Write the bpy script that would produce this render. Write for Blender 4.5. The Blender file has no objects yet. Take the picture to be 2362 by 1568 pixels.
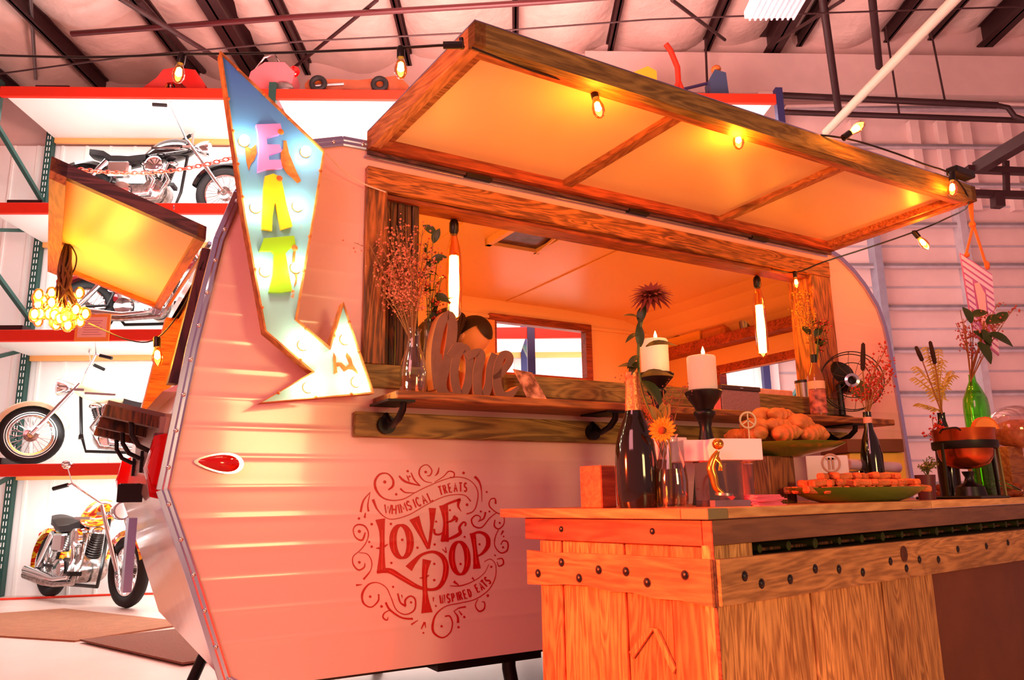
import bpy, bmesh, math, random
from mathutils import Vector, Matrix
random.seed(7)
PI = math.pi
SC = bpy.context.scene
COL = SC.collection

# ------------------------------------------------------------------ camera, light, exposure
FPX = 1760.0
PITCH, ROLL = math.radians(11.74), math.radians(0.95)
CAM = Vector((0, 0, 0.95))
_f = Vector((0, math.cos(PITCH), math.sin(PITCH)))
_r0 = Vector((1, 0, 0)); _u0 = _r0.cross(_f)
RT = _r0 * math.cos(ROLL) - _u0 * math.sin(ROLL)
UP = _u0 * math.cos(ROLL) + _r0 * math.sin(ROLL)
cd = bpy.data.cameras.new('camera'); cam = bpy.data.objects.new('camera', cd); COL.objects.link(cam)
cd.sensor_fit = 'HORIZONTAL'; cd.sensor_width = 36; cd.lens = FPX / 2362 * 36
cd.clip_start = 0.05; cd.clip_end = 100
m = Matrix((RT, UP, -_f)).transposed().to_4x4(); m.translation = CAM
cam.matrix_world = m
SC.camera = cam
vs = SC.view_settings
vs.view_transform = 'Standard'; vs.look = 'None'; vs.gamma = 1; vs.use_curve_mapping = False
vs.exposure = 0.0

W = bpy.data.worlds.new('world'); SC.world = W; W.use_nodes = True
W.node_tree.nodes['Background'].inputs[0].default_value = (1.0, 0.37, 0.36, 1)
W.node_tree.nodes['Background'].inputs[1].default_value = 0.46

def light(kind, name, loc, col, power, size=0.1, target=None, size_y=None, spot=None, blend=.5, spread=None):
    d = bpy.data.lights.new(name, kind); d.color = col; d.energy = power
    if kind == 'AREA':
        d.size = size
        if size_y: d.shape = 'RECTANGLE'; d.size_y = size_y
        if spread: d.spread = spread
    else:
        d.shadow_soft_size = size
    if kind == 'SPOT':
        d.spot_size = spot; d.spot_blend = blend
    o = bpy.data.objects.new(name, d); COL.objects.link(o); o.location = loc
    if target is not None:
        o.rotation_euler = (Vector(target) - Vector(loc)).to_track_quat('-Z', 'Y').to_euler()
    return o

# stage lights of the hall: a pink wash, an orange-red lamp on the left, a dim warm lamp on the right, violet on the high wall
light('AREA', 'pink_wash', (-2.2, -1.5, 3.6), (1.0, 0.31, 0.33), 125, 2.0, (0.2, 3.6, 1.2))
light('SPOT', 'orange_stage_lamp', (-3.2, 0.6, 1.5), (1.0, 0.07, 0.012), 5600, 0.12, (0.62, 2.1, 0.5), spot=math.radians(24), blend=.7)
light('AREA', 'warm_stage_lamp', (2.5, -1.0, 1.5), (1.0, 0.66, 0.26), 58, 0.8, (1.3, 2.6, 0.6))
light('AREA', 'violet_wall_wash', (4.5, 4.5, 1.4), (1.0, 0.46, 0.48), 105, 1.6, (5.2, 9.0, 5.2))
light('AREA', 'pink_ceiling_wash', (-0.5, 5.2, 3.4), (1.0, 0.48, 0.42), 640, 2.5, (0.0, 6.5, 7.0))

# ------------------------------------------------------------------ geometry helpers
def ray(x, y): return _f + RT * ((x - 1181) / FPX) - UP * ((y - 784) / FPX)
def pt(x, y, d):
    r = ray(x, y); return CAM + r * (d / r.y)
def base(x, d, z):
    y = 1150.0
    for _ in range(12):
        p = pt(x, y, d); y -= (z - p.z) * FPX / d
    return pt(x, y, d)
class Plane:
    def __init__(s, O, yaw):
        s.O = Vector((O[0], O[1], 0)); t = math.radians(yaw)
        s.a = Vector((math.cos(t), math.sin(t), 0)); s.b = Vector((-math.sin(t), math.cos(t), 0))
        s.M = Matrix((s.a, s.b, Vector((0, 0, 1)))).transposed().to_4x4(); s.M.translation = s.O
        s.yaw = t
    def hit(s, x, y, off=0.0):
        r = ray(x, y); t = ((s.O - CAM).dot(s.b) + off) / r.dot(s.b); p = CAM + r * t
        return ((p - s.O).dot(s.a), p.z)
    def W(s, a, b, z): return s.O + s.a * a + s.b * b + Vector((0, 0, z))
    def loc(s, p): d = Vector(p) - s.O; return (d.dot(s.a), d.dot(s.b), p[2])
T = Plane((0.034, 3.13), 30.3)            # trailer: a along its length, b across it, side wall at b = 0
C = Plane((0.495, 1.965), 40.7)           # bar counter, corner nearest the camera
R = Plane((0.0, 7.8), 2.92)               # front face of the pallet rack
WL = Plane((0.0, 9.1), 2.92)              # back wall
ID = Matrix.Identity(4)

class MB:
    def __init__(s, M=None): s.M = M or ID; s.v = []; s.f = []; s.sm = []
    def add(s, vs_, fs, smooth=False):
        n = len(s.v); s.v += [s.M @ Vector(v) for v in vs_]
        for f in fs: s.f.append([i + n for i in f]); s.sm.append(smooth)
        return s
    def box(s, x0, x1, y0, y1, z0, z1, ch=0.0):
        if ch <= 0:
            v = [(x, y, z) for z in (z0, z1) for y in (y0, y1) for x in (x0, x1)]
            return s.add(v, [(0, 2, 3, 1), (4, 5, 7, 6), (0, 1, 5, 4), (2, 6, 7, 3), (0, 4, 6, 2), (1, 3, 7, 5)])
        bm = bmesh.new(); bmesh.ops.create_cube(bm, size=1)
        for v in bm.verts: v.co = Vector((x0 + (v.co.x + .5) * (x1 - x0), y0 + (v.co.y + .5) * (y1 - y0), z0 + (v.co.z + .5) * (z1 - z0)))
        bmesh.ops.bevel(bm, geom=bm.edges[:], offset=ch, segments=1, affect='EDGES')
        s.bm(bm); return s
    def bm(s, bm, smooth=False):
        bm.verts.ensure_lookup_table(); bm.verts.index_update()
        s.add([v.co.copy() for v in bm.verts], [[v.index for v in f.verts] for f in bm.faces], smooth); bm.free(); return s
    def bar(s, p, q, w, h=None, upv=(0, 0, 1)):
        p = Vector(p); q = Vector(q); h = h or w; d = (q - p).normalized(); u = Vector(upv)
        if abs(d.dot(u)) > .98: u = Vector((1, 0, 0))
        sd = d.cross(u).normalized(); u = sd.cross(d)
        v = [c + sd * (i * w / 2) + u * (j * h / 2) for c in (p, q) for i, j in ((-1, -1), (1, -1), (1, 1), (-1, 1))]
        return s.add(v, [(0, 1, 2, 3), (7, 6, 5, 4), (0, 4, 5, 1), (1, 5, 6, 2), (2, 6, 7, 3), (3, 7, 4, 0)])
    def tube(s, pts, r, n=8, cap=True):
        P = [Vector(p) for p in pts]; rs = r if isinstance(r, (list, tuple)) else [r] * len(P)
        vs_ = []; fs = []; ref = None
        for i, p in enumerate(P):
            t = (P[min(i + 1, len(P) - 1)] - P[max(i - 1, 0)])
            if t.length < 1e-9: t = Vector((0, 0, 1))
            t.normalize()
            if ref is None:
                ref = Vector((0, 0, 1)) if abs(t.z) < .9 else Vector((1, 0, 0))
            sd = t.cross(ref).normalized(); ref = sd.cross(t).normalized()
            for k in range(n):
                a = 2 * PI * k / n; vs_.append(p + (sd * math.cos(a) + ref * math.sin(a)) * rs[i])
        for i in range(len(P) - 1):
            for k in range(n):
                a, b = i * n + k, i * n + (k + 1) % n; fs.append((a, b, b + n, a + n))
        if cap: fs.append(list(range(n))[::-1]); fs.append([(len(P) - 1) * n + k for k in range(n)])
        return s.add(vs_, fs, True)
    def lathe(s, prof, o=(0, 0, 0), n=24, axis='z', cap=True):
        vs_ = []; fs = []; o = Vector(o)
        for r, h in prof:
            for k in range(n):
                a = 2 * PI * k / n; c, q = r * math.cos(a), r * math.sin(a)
                vs_.append(o + (Vector((c, q, h)) if axis == 'z' else Vector((c, h, q)) if axis == 'y' else Vector((h, c, q))))
        for i in range(len(prof) - 1):
            for k in range(n):
                a, b = i * n + k, i * n + (k + 1) % n; fs.append((a, b, b + n, a + n))
        if cap:
            if prof[0][0] > 1e-5: fs.append(list(range(n))[::-1])
            if prof[-1][0] > 1e-5: fs.append([(len(prof) - 1) * n + k for k in range(n)])
        return s.add(vs_, fs, True)
    def ball(s, c, r, n=8, sc=(1, 1, 1)):
        bm = bmesh.new(); bmesh.ops.create_uvsphere(bm, u_segments=n, v_segments=max(4, n * 2 // 3), radius=r)
        for v in bm.verts: v.co = Vector((v.co.x * sc[0], v.co.y * sc[1], v.co.z * sc[2])) + Vector(c)
        return s.bm(bm, True)
    def prism(s, poly, y0, y1, off=(0, 0)):
        """poly in (x,z), extruded along y"""
        n = len(poly); v = [(p[0], y0, p[1]) for p in poly] + [(p[0], y1, p[1]) for p in poly]
        f = [list(range(n)), list(range(n, 2 * n))[::-1]] + [(i, i + n, (i + 1) % n + n, (i + 1) % n) for i in range(n)]
        return s.add(v, f)
    def torus(s, c, R_, r, axis='y', n=24, m_=8, sc=1.0):
        pts = []
        v = []; f = []
        for i in range(n):
            A = 2 * PI * i / n
            for k in range(m_):
                B = 2 * PI * k / m_; rr = R_ + r * math.cos(B); h = r * math.sin(B) * sc
                p = (rr * math.cos(A), h, rr * math.sin(A)) if axis == 'y' else (rr * math.cos(A), rr * math.sin(A), h) if axis == 'z' else (h, rr * math.cos(A), rr * math.sin(A))
                v.append(Vector(p) + Vector(c))
        for i in range(n):
            for k in range(m_):
                f.append((i * m_ + k, ((i + 1) % n) * m_ + k, ((i + 1) % n) * m_ + (k + 1) % m_, i * m_ + (k + 1) % m_))
        return s.add(v, f, True)
    def build(s, name, mat, parent=None, label=None, kind=None, cat=None, group=None):
        me = bpy.data.meshes.new(name)
        if parent is None:
            if cat or kind == 'structure' or kind == 'stuff' or True:
                xs = [v.x for v in s.v]; ys = [v.y for v in s.v]; zs = [v.z for v in s.v]
                o = Vector(((min(xs) + max(xs)) / 2, (min(ys) + max(ys)) / 2, min(zs)))
            W_ = o
            loc = o
        else:
            W_ = WO[parent.name] if parent.name in WO else Vector((0, 0, 0)); loc = Vector((0, 0, 0)); o = W_
        me.from_pydata([v - o for v in s.v], [], s.f)
        me.polygons.foreach_set('use_smooth', s.sm)
        me.materials.append(mat); me.update()
        if not all(s.sm) and any(s.sm): pass
        ob = bpy.data.objects.new(name, me); COL.objects.link(ob); ob.location = loc
        if parent is not None: ob.parent = parent
        WO[ob.name] = W_
        if all(s.sm): 
            try: me.set_sharp_from_angle(angle=math.radians(50))
            except Exception: pass
        tag(ob, label, cat, group, kind); return ob
WO = {}
def tag(o, label=None, cat=None, group=None, kind=None):
    if label: o['label'] = label
    if cat: o['category'] = cat
    if group: o['group'] = group
    if kind: o['kind'] = kind
def thing(name, label, cat, loc=(0, 0, 0), rotz=0, group=None, kind=None):
    o = bpy.data.objects.new(name, None); COL.objects.link(o); o.empty_display_size = .1
    o.location = loc; o.rotation_euler = (0, 0, rotz); WO[o.name] = Vector(loc) if rotz == 0 else Vector((0, 0, 0))
    tag(o, label, cat, group, kind); return o
def dup(root, loc=None, rotz=None, label=None, scale=None, rot=None):
    r = root.copy(); COL.objects.link(r)
    if loc is not None: r.location = loc
    if rotz is not None: r.rotation_euler = (0, 0, rotz)
    if rot is not None: r.rotation_euler = rot
    if scale: r.scale = scale if isinstance(scale, (tuple, list)) else (scale,) * 3
    if label: r['label'] = label
    for ch in list(root.children):
        c = ch.copy(); COL.objects.link(c); c.parent = r
        for g in list(ch.children):
            d = g.copy(); COL.objects.link(d); d.parent = c
    return r

# ------------------------------------------------------------------ materials
def hexc(r, g, b):
    f = lambda c: (c / 255 / 12.92) if c / 255 <= .04045 else ((c / 255 + .055) / 1.055) ** 2.4
    return (f(r), f(g), f(b), 1)
def mat(name, col, rough=.5, metal=0.0, spec=.5, emit=None, es=0, trans=0, ior=1.45, coat=0, noise=None, bump=None, alpha=1, sss=0):
    """noise = (scale, amount, dark colour); bump = (scale, strength)"""
    m_ = bpy.data.materials.new(name); m_.use_nodes = True; nt = m_.node_tree; b = nt.nodes['Principled BSDF']
    c = col if len(col) == 4 else hexc(*col)
    b.inputs['Base Color'].default_value = c; b.inputs['Roughness'].default_value = rough
    b.inputs['Metallic'].default_value = metal; b.inputs['Specular IOR Level'].default_value = spec
    b.inputs['IOR'].default_value = ior; b.inputs['Coat Weight'].default_value = coat
    b.inputs['Coat Roughness'].default_value = .08
    b.inputs['Transmission Weight'].default_value = trans
    if sss: b.inputs['Subsurface Weight'].default_value = sss; b.inputs['Subsurface Scale'].default_value = .03
    if emit: b.inputs['Emission Color'].default_value = emit if len(emit) == 4 else hexc(*emit); b.inputs['Emission Strength'].default_value = es
    tc = nt.nodes.new('ShaderNodeTexCoord')
    if noise:
        nz = nt.nodes.new('ShaderNodeTexNoise'); nz.inputs['Scale'].default_value = noise[0]; nz.inputs['Detail'].default_value = 5
        cr = nt.nodes.new('ShaderNodeValToRGB'); cr.color_ramp.elements[0].position = .38; cr.color_ramp.elements[1].position = .66
        d = noise[2] if len(noise[2]) == 4 else hexc(*noise[2])
        cr.color_ramp.elements[0].color = tuple(c[i] * (1 - noise[1]) + d[i] * noise[1] for i in range(3)) + (1,)
        cr.color_ramp.elements[1].color = c
        nt.links.new(tc.outputs['Object'], nz.inputs['Vector']); nt.links.new(nz.outputs[0], cr.inputs[0]); nt.links.new(cr.outputs[0], b.inputs['Base Color'])
    if bump:
        nb = nt.nodes.new('ShaderNodeTexNoise'); nb.inputs['Scale'].default_value = bump[0]; nb.inputs['Detail'].default_value = 4
        bp = nt.nodes.new('ShaderNodeBump'); bp.inputs['Strength'].default_value = bump[1]; bp.inputs['Distance'].default_value = .02
        nt.links.new(tc.outputs['Object'], nb.inputs['Vector']); nt.links.new(nb.outputs[0], bp.inputs['Height']); nt.links.new(bp.outputs[0], b.inputs['Normal'])
    return m_
def wood(name, c1, c2, yaw=0, axis='x', scale=1.0, rough=.6, dark=None, knots=True, seed=0, contrast=.5):
    """grain running along the given local axis of a frame turned by yaw"""
    m_ = bpy.data.materials.new(name); m_.use_nodes = True; nt = m_.node_tree; L = nt.links.new; N = nt.nodes.new
    b = nt.nodes['Principled BSDF']; b.inputs['Roughness'].default_value = rough
    g = N('ShaderNodeNewGeometry'); oi = N('ShaderNodeObjectInfo')
    mp = N('ShaderNodeMapping'); mp.vector_type = 'POINT'; mp.inputs['Rotation'].default_value = (0, 0, -yaw)
    L(g.outputs['Position'], mp.inputs['Vector'])
    sh = N('ShaderNodeVectorMath'); sh.operation = 'MULTIPLY_ADD'
    L(oi.outputs['Random'], sh.inputs[0]); sh.inputs[1].default_value = (17, 23, 11); L(mp.outputs[0], sh.inputs[2])
    st = N('ShaderNodeMapping'); k = {'x': (1.1, 9, 9), 'y': (9, 1.1, 9), 'z': (9, 9, 1.1)}[axis]
    st.inputs['Scale'].default_value = tuple(scale * q for q in k); L(sh.outputs[0], st.inputs['Vector'])
    n1 = N('ShaderNodeTexNoise'); n1.inputs['Scale'].default_value = 1.0; n1.inputs['Detail'].default_value = 2; n1.inputs['Distortion'].default_value = 1.2
    L(st.outputs[0], n1.inputs['Vector'])
    mu = N('ShaderNodeMath'); mu.operation = 'MULTIPLY'; mu.inputs[1].default_value = 62 * 1.0; L(n1.outputs[0], mu.inputs[0])
    sn = N('ShaderNodeMath'); sn.operation = 'SINE'; L(mu.outputs[0], sn.inputs[0])
    n2 = N('ShaderNodeTexNoise'); n2.inputs['Scale'].default_value = 9; n2.inputs['Detail'].default_value = 4; L(st.outputs[0], n2.inputs['Vector'])
    ma = N('ShaderNodeMath'); ma.operation = 'MULTIPLY_ADD'; L(sn.outputs[0], ma.inputs[0]); ma.inputs[1].default_value = .22 * contrast * 2
    L(n2.outputs[0], ma.inputs[2])
    cr = N('ShaderNodeValToRGB'); e = cr.color_ramp.elements; e[0].position = .28; e[1].position = .72
    e[0].color = hexc(*c2); e[1].color = hexc(*c1); L(ma.outputs[0], cr.inputs[0])
    last = cr.outputs[0]
    # per-board tone and darker blotches
    n3 = N('ShaderNodeTexNoise'); n3.inputs['Scale'].default_value = .8; n3.inputs['Detail'].default_value = 3; L(st.outputs[0], n3.inputs['Vector'])
    r3 = N('ShaderNodeMapRange'); r3.inputs[1].default_value = .3; r3.inputs[2].default_value = .7; r3.inputs[3].default_value = .76; r3.inputs[4].default_value = 1.1; L(n3.outputs[0], r3.inputs[0])
    rr = N('ShaderNodeMapRange'); rr.inputs[3].default_value = .8; rr.inputs[4].default_value = 1.18; L(oi.outputs['Random'], rr.inputs[0])
    m2 = N('ShaderNodeMath'); m2.operation = 'MULTIPLY'; L(r3.outputs[0], m2.inputs[0]); L(rr.outputs[0], m2.inputs[1])
    mx = N('ShaderNodeVectorMath'); mx.operation = 'SCALE'; L(last, mx.inputs[0]); L(m2.outputs[0], mx.inputs['Scale']); last = mx.outputs[0]
    if knots:
        vo = N('ShaderNodeTexVoronoi'); vo.inputs['Scale'].default_value = .55; L(st.outputs[0], vo.inputs['Vector'])
        kr = N('ShaderNodeMapRange'); kr.inputs[1].default_value = .05; kr.inputs[2].default_value = .13; kr.inputs[3].default_value = .35; kr.inputs[4].default_value = 1; L(vo.outputs['Distance'], kr.inputs[0])
        m3 = N('ShaderNodeVectorMath'); m3.operation = 'SCALE'; L(last, m3.inputs[0]); L(kr.outputs[0], m3.inputs['Scale']); last = m3.outputs[0]
    L(last, b.inputs['Base Color'])
    bp = N('ShaderNodeBump'); bp.inputs['Strength'].default_value = .25; bp.inputs['Distance'].default_value = .003
    L(ma.outputs[0], bp.inputs['Height']); L(bp.outputs[0], b.inputs['Normal'])
    return m_
def glow(name, col, s):
    m_ = bpy.data.materials.new(name); m_.use_nodes = True; b = m_.node_tree.nodes['Principled BSDF']
    b.inputs['Base Color'].default_value = (0, 0, 0, 1); b.inputs['Emission Color'].default_value = (*col, 1); b.inputs['Emission Strength'].default_value = s
    return m_
def glass(name, col=(255, 255, 255), rough=0.0, al=.5):
    """thin clear glass: mostly transparent with a glossy coat"""
    m_ = bpy.data.materials.new(name); m_.use_nodes = True; nt = m_.node_tree; nt.nodes.clear(); N = nt.nodes.new; L = nt.links.new
    o = N('ShaderNodeOutputMaterial'); t = N('ShaderNodeBsdfTransparent'); g = N('ShaderNodeBsdfGlossy'); mx = N('ShaderNodeMixShader'); lw = N('ShaderNodeLayerWeight')
    t.inputs[0].default_value = hexc(*col); g.inputs[1].default_value = rough + .05; lw.inputs[0].default_value = al
    mr = N('ShaderNodeMapRange'); mr.inputs[3].default_value = .04; mr.inputs[4].default_value = .75; L(lw.outputs['Facing'], mr.inputs[0])
    L(mr.outputs[0], mx.inputs[0]); L(t.outputs[0], mx.inputs[1]); L(g.outputs[0], mx.inputs[2]); L(mx.outputs[0], o.inputs[0])
    return m_
M = {}
M['paint'] = mat('trailer_white_paint', (240, 194, 188), .22, 0, .6, coat=.5)
M['paint_in'] = mat('trailer_interior_paint', (246, 196, 140), .4)
M['alu'] = mat('aluminium_trim', (186, 188, 232), .2, .9)
M['chrome'] = mat('chrome', (225, 225, 228), .1, 1.0)
M['steel'] = mat('dull_steel', (150, 148, 150), .35, .9)
M['black'] = mat('black_paint', (14, 12, 14), .35)
M['iron'] = mat('black_iron', (20, 16, 16), .45, .3)
M['rubber'] = mat('black_rubber', (22, 21, 22), .7)
M['redlens'] = mat('red_lens', (205, 8, 8), .12, coat=.6)
M['wood_frame'] = wood('stained_frame_wood', (196, 118, 56), (110, 60, 28), T.yaw, 'x', 1.3, .5, contrast=.42)
M['wood_stile'] = wood('stained_stile_wood', (184, 106, 50), (92, 50, 24), T.yaw, 'z', 1.2, .5, contrast=.35)
M['wood_olive'] = wood('weathered_olive_wood', (150, 122, 62), (96, 74, 34), T.yaw, 'x', 1.0, .55, contrast=.3)
M['wood_aw'] = wood('awning_bar_wood', (206, 118, 58), (142, 70, 34), T.yaw, 'x', 1.0, .5, contrast=.3)
M['wood_awy'] = wood('awning_side_wood', (206, 128, 72), (150, 84, 44), T.yaw, 'y', 1.0, .5, contrast=.3)
M['wood_plum'] = wood('plum_stained_wood', (98, 56, 66), (54, 30, 44), T.yaw, 'x', 1.0, .5, knots=False)
M['wood_plumz'] = wood('plum_stained_stile', (92, 50, 56), (52, 28, 38), T.yaw, 'z', 1.0, .5, knots=False)
M['wood_dark'] = wood('dark_slat_wood', (112, 64, 32), (42, 26, 14), T.yaw, 'z', 1.0, .55)
M['wood_shelf'] = wood('shelf_wood', (186, 112, 50), (118, 64, 28), T.yaw, 'x', .8, .45, contrast=.4)
M['wood_apron'] = wood('apron_wood', (196, 156, 76), (130, 96, 42), T.yaw, 'x', .8, .55, contrast=.5)
M['pallet_z'] = wood('pallet_plank', (214, 166, 100), (150, 104, 56), C.yaw, 'z', 1.2, .65, contrast=.35)
M['pallet_e'] = wood('red_lit_end_plank', (214, 132, 78), (150, 78, 42), C.yaw, 'z', 1.2, .65, contrast=.35)  # redder than the side planks: red lamp light put into the wood colour
M['pallet_x'] = wood('pallet_band', (184, 138, 84), (132, 94, 54), C.yaw, 'x', 1.0, .65, contrast=.3)
M['pallet_y'] = wood('pallet_end_band', (214, 134, 82), (160, 90, 54), C.yaw, 'y', 1.0, .65, contrast=.3)
M['brown_trim'] = wood('brown_counter_trim', (124, 88, 62), (98, 68, 48), C.yaw, 'x', .8, .5, knots=False, contrast=.15)
M['brown_trimy'] = wood('red_brown_end_trim', (150, 82, 56), (88, 44, 28), C.yaw, 'y', .8, .5, knots=False, contrast=.3)
M['lite_edge'] = wood('light_top_edge', (232, 188, 120), (190, 140, 80), C.yaw, 'x', .8, .5, contrast=.2)
M['top_y'] = wood('counter_top_wood', (206, 134, 84), (160, 92, 54), C.yaw, 'y', .8, .4, contrast=.3)
M['rust'] = mat('rust', (214, 122, 52), .8, noise=(40, .6, (170, 60, 20)))
M['rust_dk'] = mat('rusty_edge', (214, 134, 66), .7, noise=(30, .6, (110, 50, 24)))
# ------------------------------------------------------------------ the hall
def setting(name, mb, mt, kind='structure'): return mb.build(name, mt, None, kind=kind)
M['concrete'] = mat('pale_concrete', (226, 200, 190), .35, noise=(1.5, .25, (180, 150, 140)))
floor = MB().box(-9, 14, -3, 10.5, -.1, 0); setting('floor', floor, M['concrete'])
M['siding'] = mat('pale_metal_siding', (228, 204, 198), .55, noise=(6, .15, (190, 165, 175)))
M['girt'] = mat('grey_girt', (190, 182, 190), .45, noise=(9, .3, (140, 130, 140)))
M['ceil'] = mat('insulation_fabric', (218, 196, 188), .75, bump=(7, 1.0), noise=(3, .25, (170, 150, 145)))
M['beamblack'] = mat('dark_steel_beam', (46, 22, 24), .5)
M['pipe'] = mat('dark_red_pipe', (70, 22, 26), .4)
MW = WL.M
def zc(x): return 6.25 + (x + 5) * .115 if x < -1.2 else 6.69 + (x + 1.2) * .066     # roof line on the gable wall
mb = MB(MW); 
xs = [-10 + i for i in range(25)]
mb.prism([(-10, 0)] + [(15, 0)] + [(x, zc(x)) for x in (15, -1.2, -10)], 0, .12)
wall = setting('wall_back', mb, M['siding'])
# siding seams, girts, posts, studs, eave beam: each a part of the wall
for i in range(12):
    z = 1.0 + .5425 * i + .05
    g = MB(MW)
    g.box(-2.4 if z > 0 else 0, 13, -.10, 0, z - .018, z + .018); g.box(-2.4, 13, -.10, -.09, z - .05, z + .018)
    if i % 1 == 0 and 3 <= i <= 9 or i < 3: g.build('girt', M['girt'], wall)
for i in range(12):
    z = 1.27 + .5425 * i + .05
    if z < 4.6: MB(MW).box(-2.4, 13, -.012, 0, z - .012, z + .012).build('siding_seam', M['girt'], wall)
for x in (4.62, 5.78, 7.6):
    p = MB(MW).box(x - .045, x + .045, -.16, 0, 0, 4.9); p.build('wall_post', mat('grey_post', (150, 148, 165), .5, noise=(9, .3, (110, 105, 120))) if x == 4.62 else M['girt'], wall)
for x in (4.55, 5.35, 5.72, 6.05, 6.6):
    MB(MW).box(x - .06, x + .06, -.09, 0, 4.5, 5.75).build('wall_stud', M['siding'], wall)
MB(MW).box(1.0, 13, -.22, 0, 6.05, 6.62).build('eave_band', M['siding'], wall)
MB(MW).box(3.22, 3.42, -.26, 0, 4.6, 6.05).build('wall_column', M['siding'], wall)
MB(MW).box(1.5, 3.2, -.12, -.04, 5.98, 6.02).build('conduit', M['siding'], wall)
MB(MW).tube([(3.5, -.2, 5.3), (3.5, -.2, 5.75), (3.6, -.2, 5.87), (6, -.2, 5.95), (8, -.2, 5.9)], .022).build('conduit', M['siding'], wall)
MB().box(-7.62, -7.5, -3, 10.5, 0, 8).build('wall_left', M['siding'], None, kind='structure')
# ceiling: sagging insulation between purlins that run away from the camera
px_ = [250, 450, 620, 715, 945, 1188, 1403, 1625, 1765, 1835, 2035, 2140, 2260]
PX = [-7.2, -6.15, -5.1, -3.95, -3.15, -2.57, -1.28, .107, 1.35, 2.66, 3.5, 3.92, 5.13, 5.75, 6.5, 7.7, 8.9, 10.1]
FAT = (-3.15, 3.5, 6.5)
v = []; f = []; NX = 10; NY = 40
cols = []
for i in range(len(PX) - 1):
    for k in range(NX):
        t = k / NX; x = PX[i] * (1 - t) + PX[i + 1] * t; w = PX[i + 1] - PX[i]
        cols.append((x, .22 * min(w, 1.2) * math.sin(PI * t) ** .8))
cols.append((PX[-1], 0))
for j in range(NY + 1):
    y = -2.5 + (9.3 + 2.5) * j / NY
    for (x, s_) in cols:
        v.append((x, y + (x * .05 if j == NY else 0), zc(x) + .02 - s_ * (.7 + .3 * math.sin(y * 2.1 + x * 3)) + .012 * math.sin(y * 9 + x * 7)))
n = len(cols)
for j in range(NY):
    for i in range(n - 1): f.append((j * n + i, j * n + i + 1, (j + 1) * n + i + 1, (j + 1) * n + i))
ceil = MB(); ceil.add(v, f, True)
ceil = setting('ceiling', ceil, M['ceil'])
MB().box(-9, 12, -2.5, 9.6, 8.2, 8.3).build('roof_panel', M['siding'], ceil)
for x in PX:
    w = .11 if x in FAT else .038; h = .34 if x in FAT else .2
    b_ = MB(); ye = 9.1 + x * .051
    b_.box(x - w, x + w, -2.5, ye - .05, zc(x) - h, zc(x) - h + .02); b_.box(x - .012, x + .012, -2.5, ye - .05, zc(x) - h, zc(x)); b_.box(x - w, x + w, -2.5, ye - .05, zc(x) - .03, zc(x))
    b_.build('rafter' if x in FAT else 'purlin', M['beamblack'], ceil)
def pipe(name, pts, r, mt, label, cat='pipe'):
    o = MB().tube(pts, r, 8); return o.build(name, mt, None, label, cat=cat)
def pp(x, y, d): return tuple(pt(x, y, d))
pipe('sprinkler_pipe', [pp(165, 78, 7.2), pp(700, 38, 7.0), pp(1260, 4, 6.8), pp(1700, -30, 6.7)], .03, M['pipe'], 'long dark red pipe running just under the fabric ceiling')
pipe('sprinkler_pipe', [pp(1805, 220, 8.4), pp(2300, 243, 8.2)], .04, M['beamblack'], 'dark horizontal pipe right of the rack top, upper of two')
pipe('sprinkler_pipe', [pp(1790, 258, 8.5), pp(2362, 278, 8.3), pp(2500, 284, 8.2)], .035, M['beamblack'], 'dark horizontal pipe right of the rack top, lower of two')
pipe('flexible_cable', [pp(2300, 243, 8.2), pp(2325, 248, 8.2), pp(2340, 268, 8.2), pp(2362, 276, 8.2)], .03, M['beamblack'], 'short black cable bending between the two dark horizontal pipes', 'cable')
pipe('vertical_pipe', [pp(1895, -20, 6.9), pp(1935, 262, 8.3)], .04, M['beamblack'], 'dark drop pipe reaching down to the lower horizontal pipe')
pipe('vertical_pipe', [pp(2010, -20, 6.9), pp(2028, 155, 8.0)], .04, M['beamblack'], 'shorter dark drop pipe ending beside the grey sloping tube')
pipe('sloping_tube', [pp(2220, -20, 5.2), pp(1905, 305, 7.6)], .045, mat('grey_tube', (176, 168, 150), .5), 'thin grey tube sloping down from the ceiling on the right', 'tube')
pipe('brace_rod', [pp(870, 0, 6.8), pp(655, 175, 8.6)], .02, M['beamblack'], 'thin dark brace rod slanting down to the left over the rack', 'rod')
pipe('brace_rod', [pp(320, 0, 6.8), pp(470, 165, 8.6)], .035, M['beamblack'], 'thin dark brace rod crossing the purlins at upper left', 'rod')
pipe('brace_rod', [pp(275, -5, 6.0), pp(510, 140, 7.6)], .025, M['beamblack'], 'thin dark brace rod ending behind the tip of the arrow sign', 'rod')
pipe('brace_rod', [pp(1550, 0, 6.8), pp(1672, 92, 8.8)], .02, M['beamblack'], 'thin dark brace rod over the middle of the awning', 'rod')
pipe('brace_rod', [pp(1945, 0, 6.8), pp(1790, 97, 8.8)], .02, M['beamblack'], 'thin dark brace rod left of the drop pipes', 'rod')
pipe('hanger_rod', [pp(1627, 90, 8.7), pp(1632, 215, 8.7)], .015, M['beamblack'], 'thin hanger rod above the red bent stand on the rack', 'rod')
pipe('hanger_rod', [pp(2043, 60, 8.3), pp(2075, 268, 8.4)], .012, M['beamblack'], 'left one of two thin hanger rods holding the horizontal pipes', 'rod')
pipe('hanger_rod', [pp(2145, 60, 8.3), pp(2180, 235, 8.4)], .012, M['beamblack'], 'right one of two thin hanger rods holding the horizontal pipes', 'rod')
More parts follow.
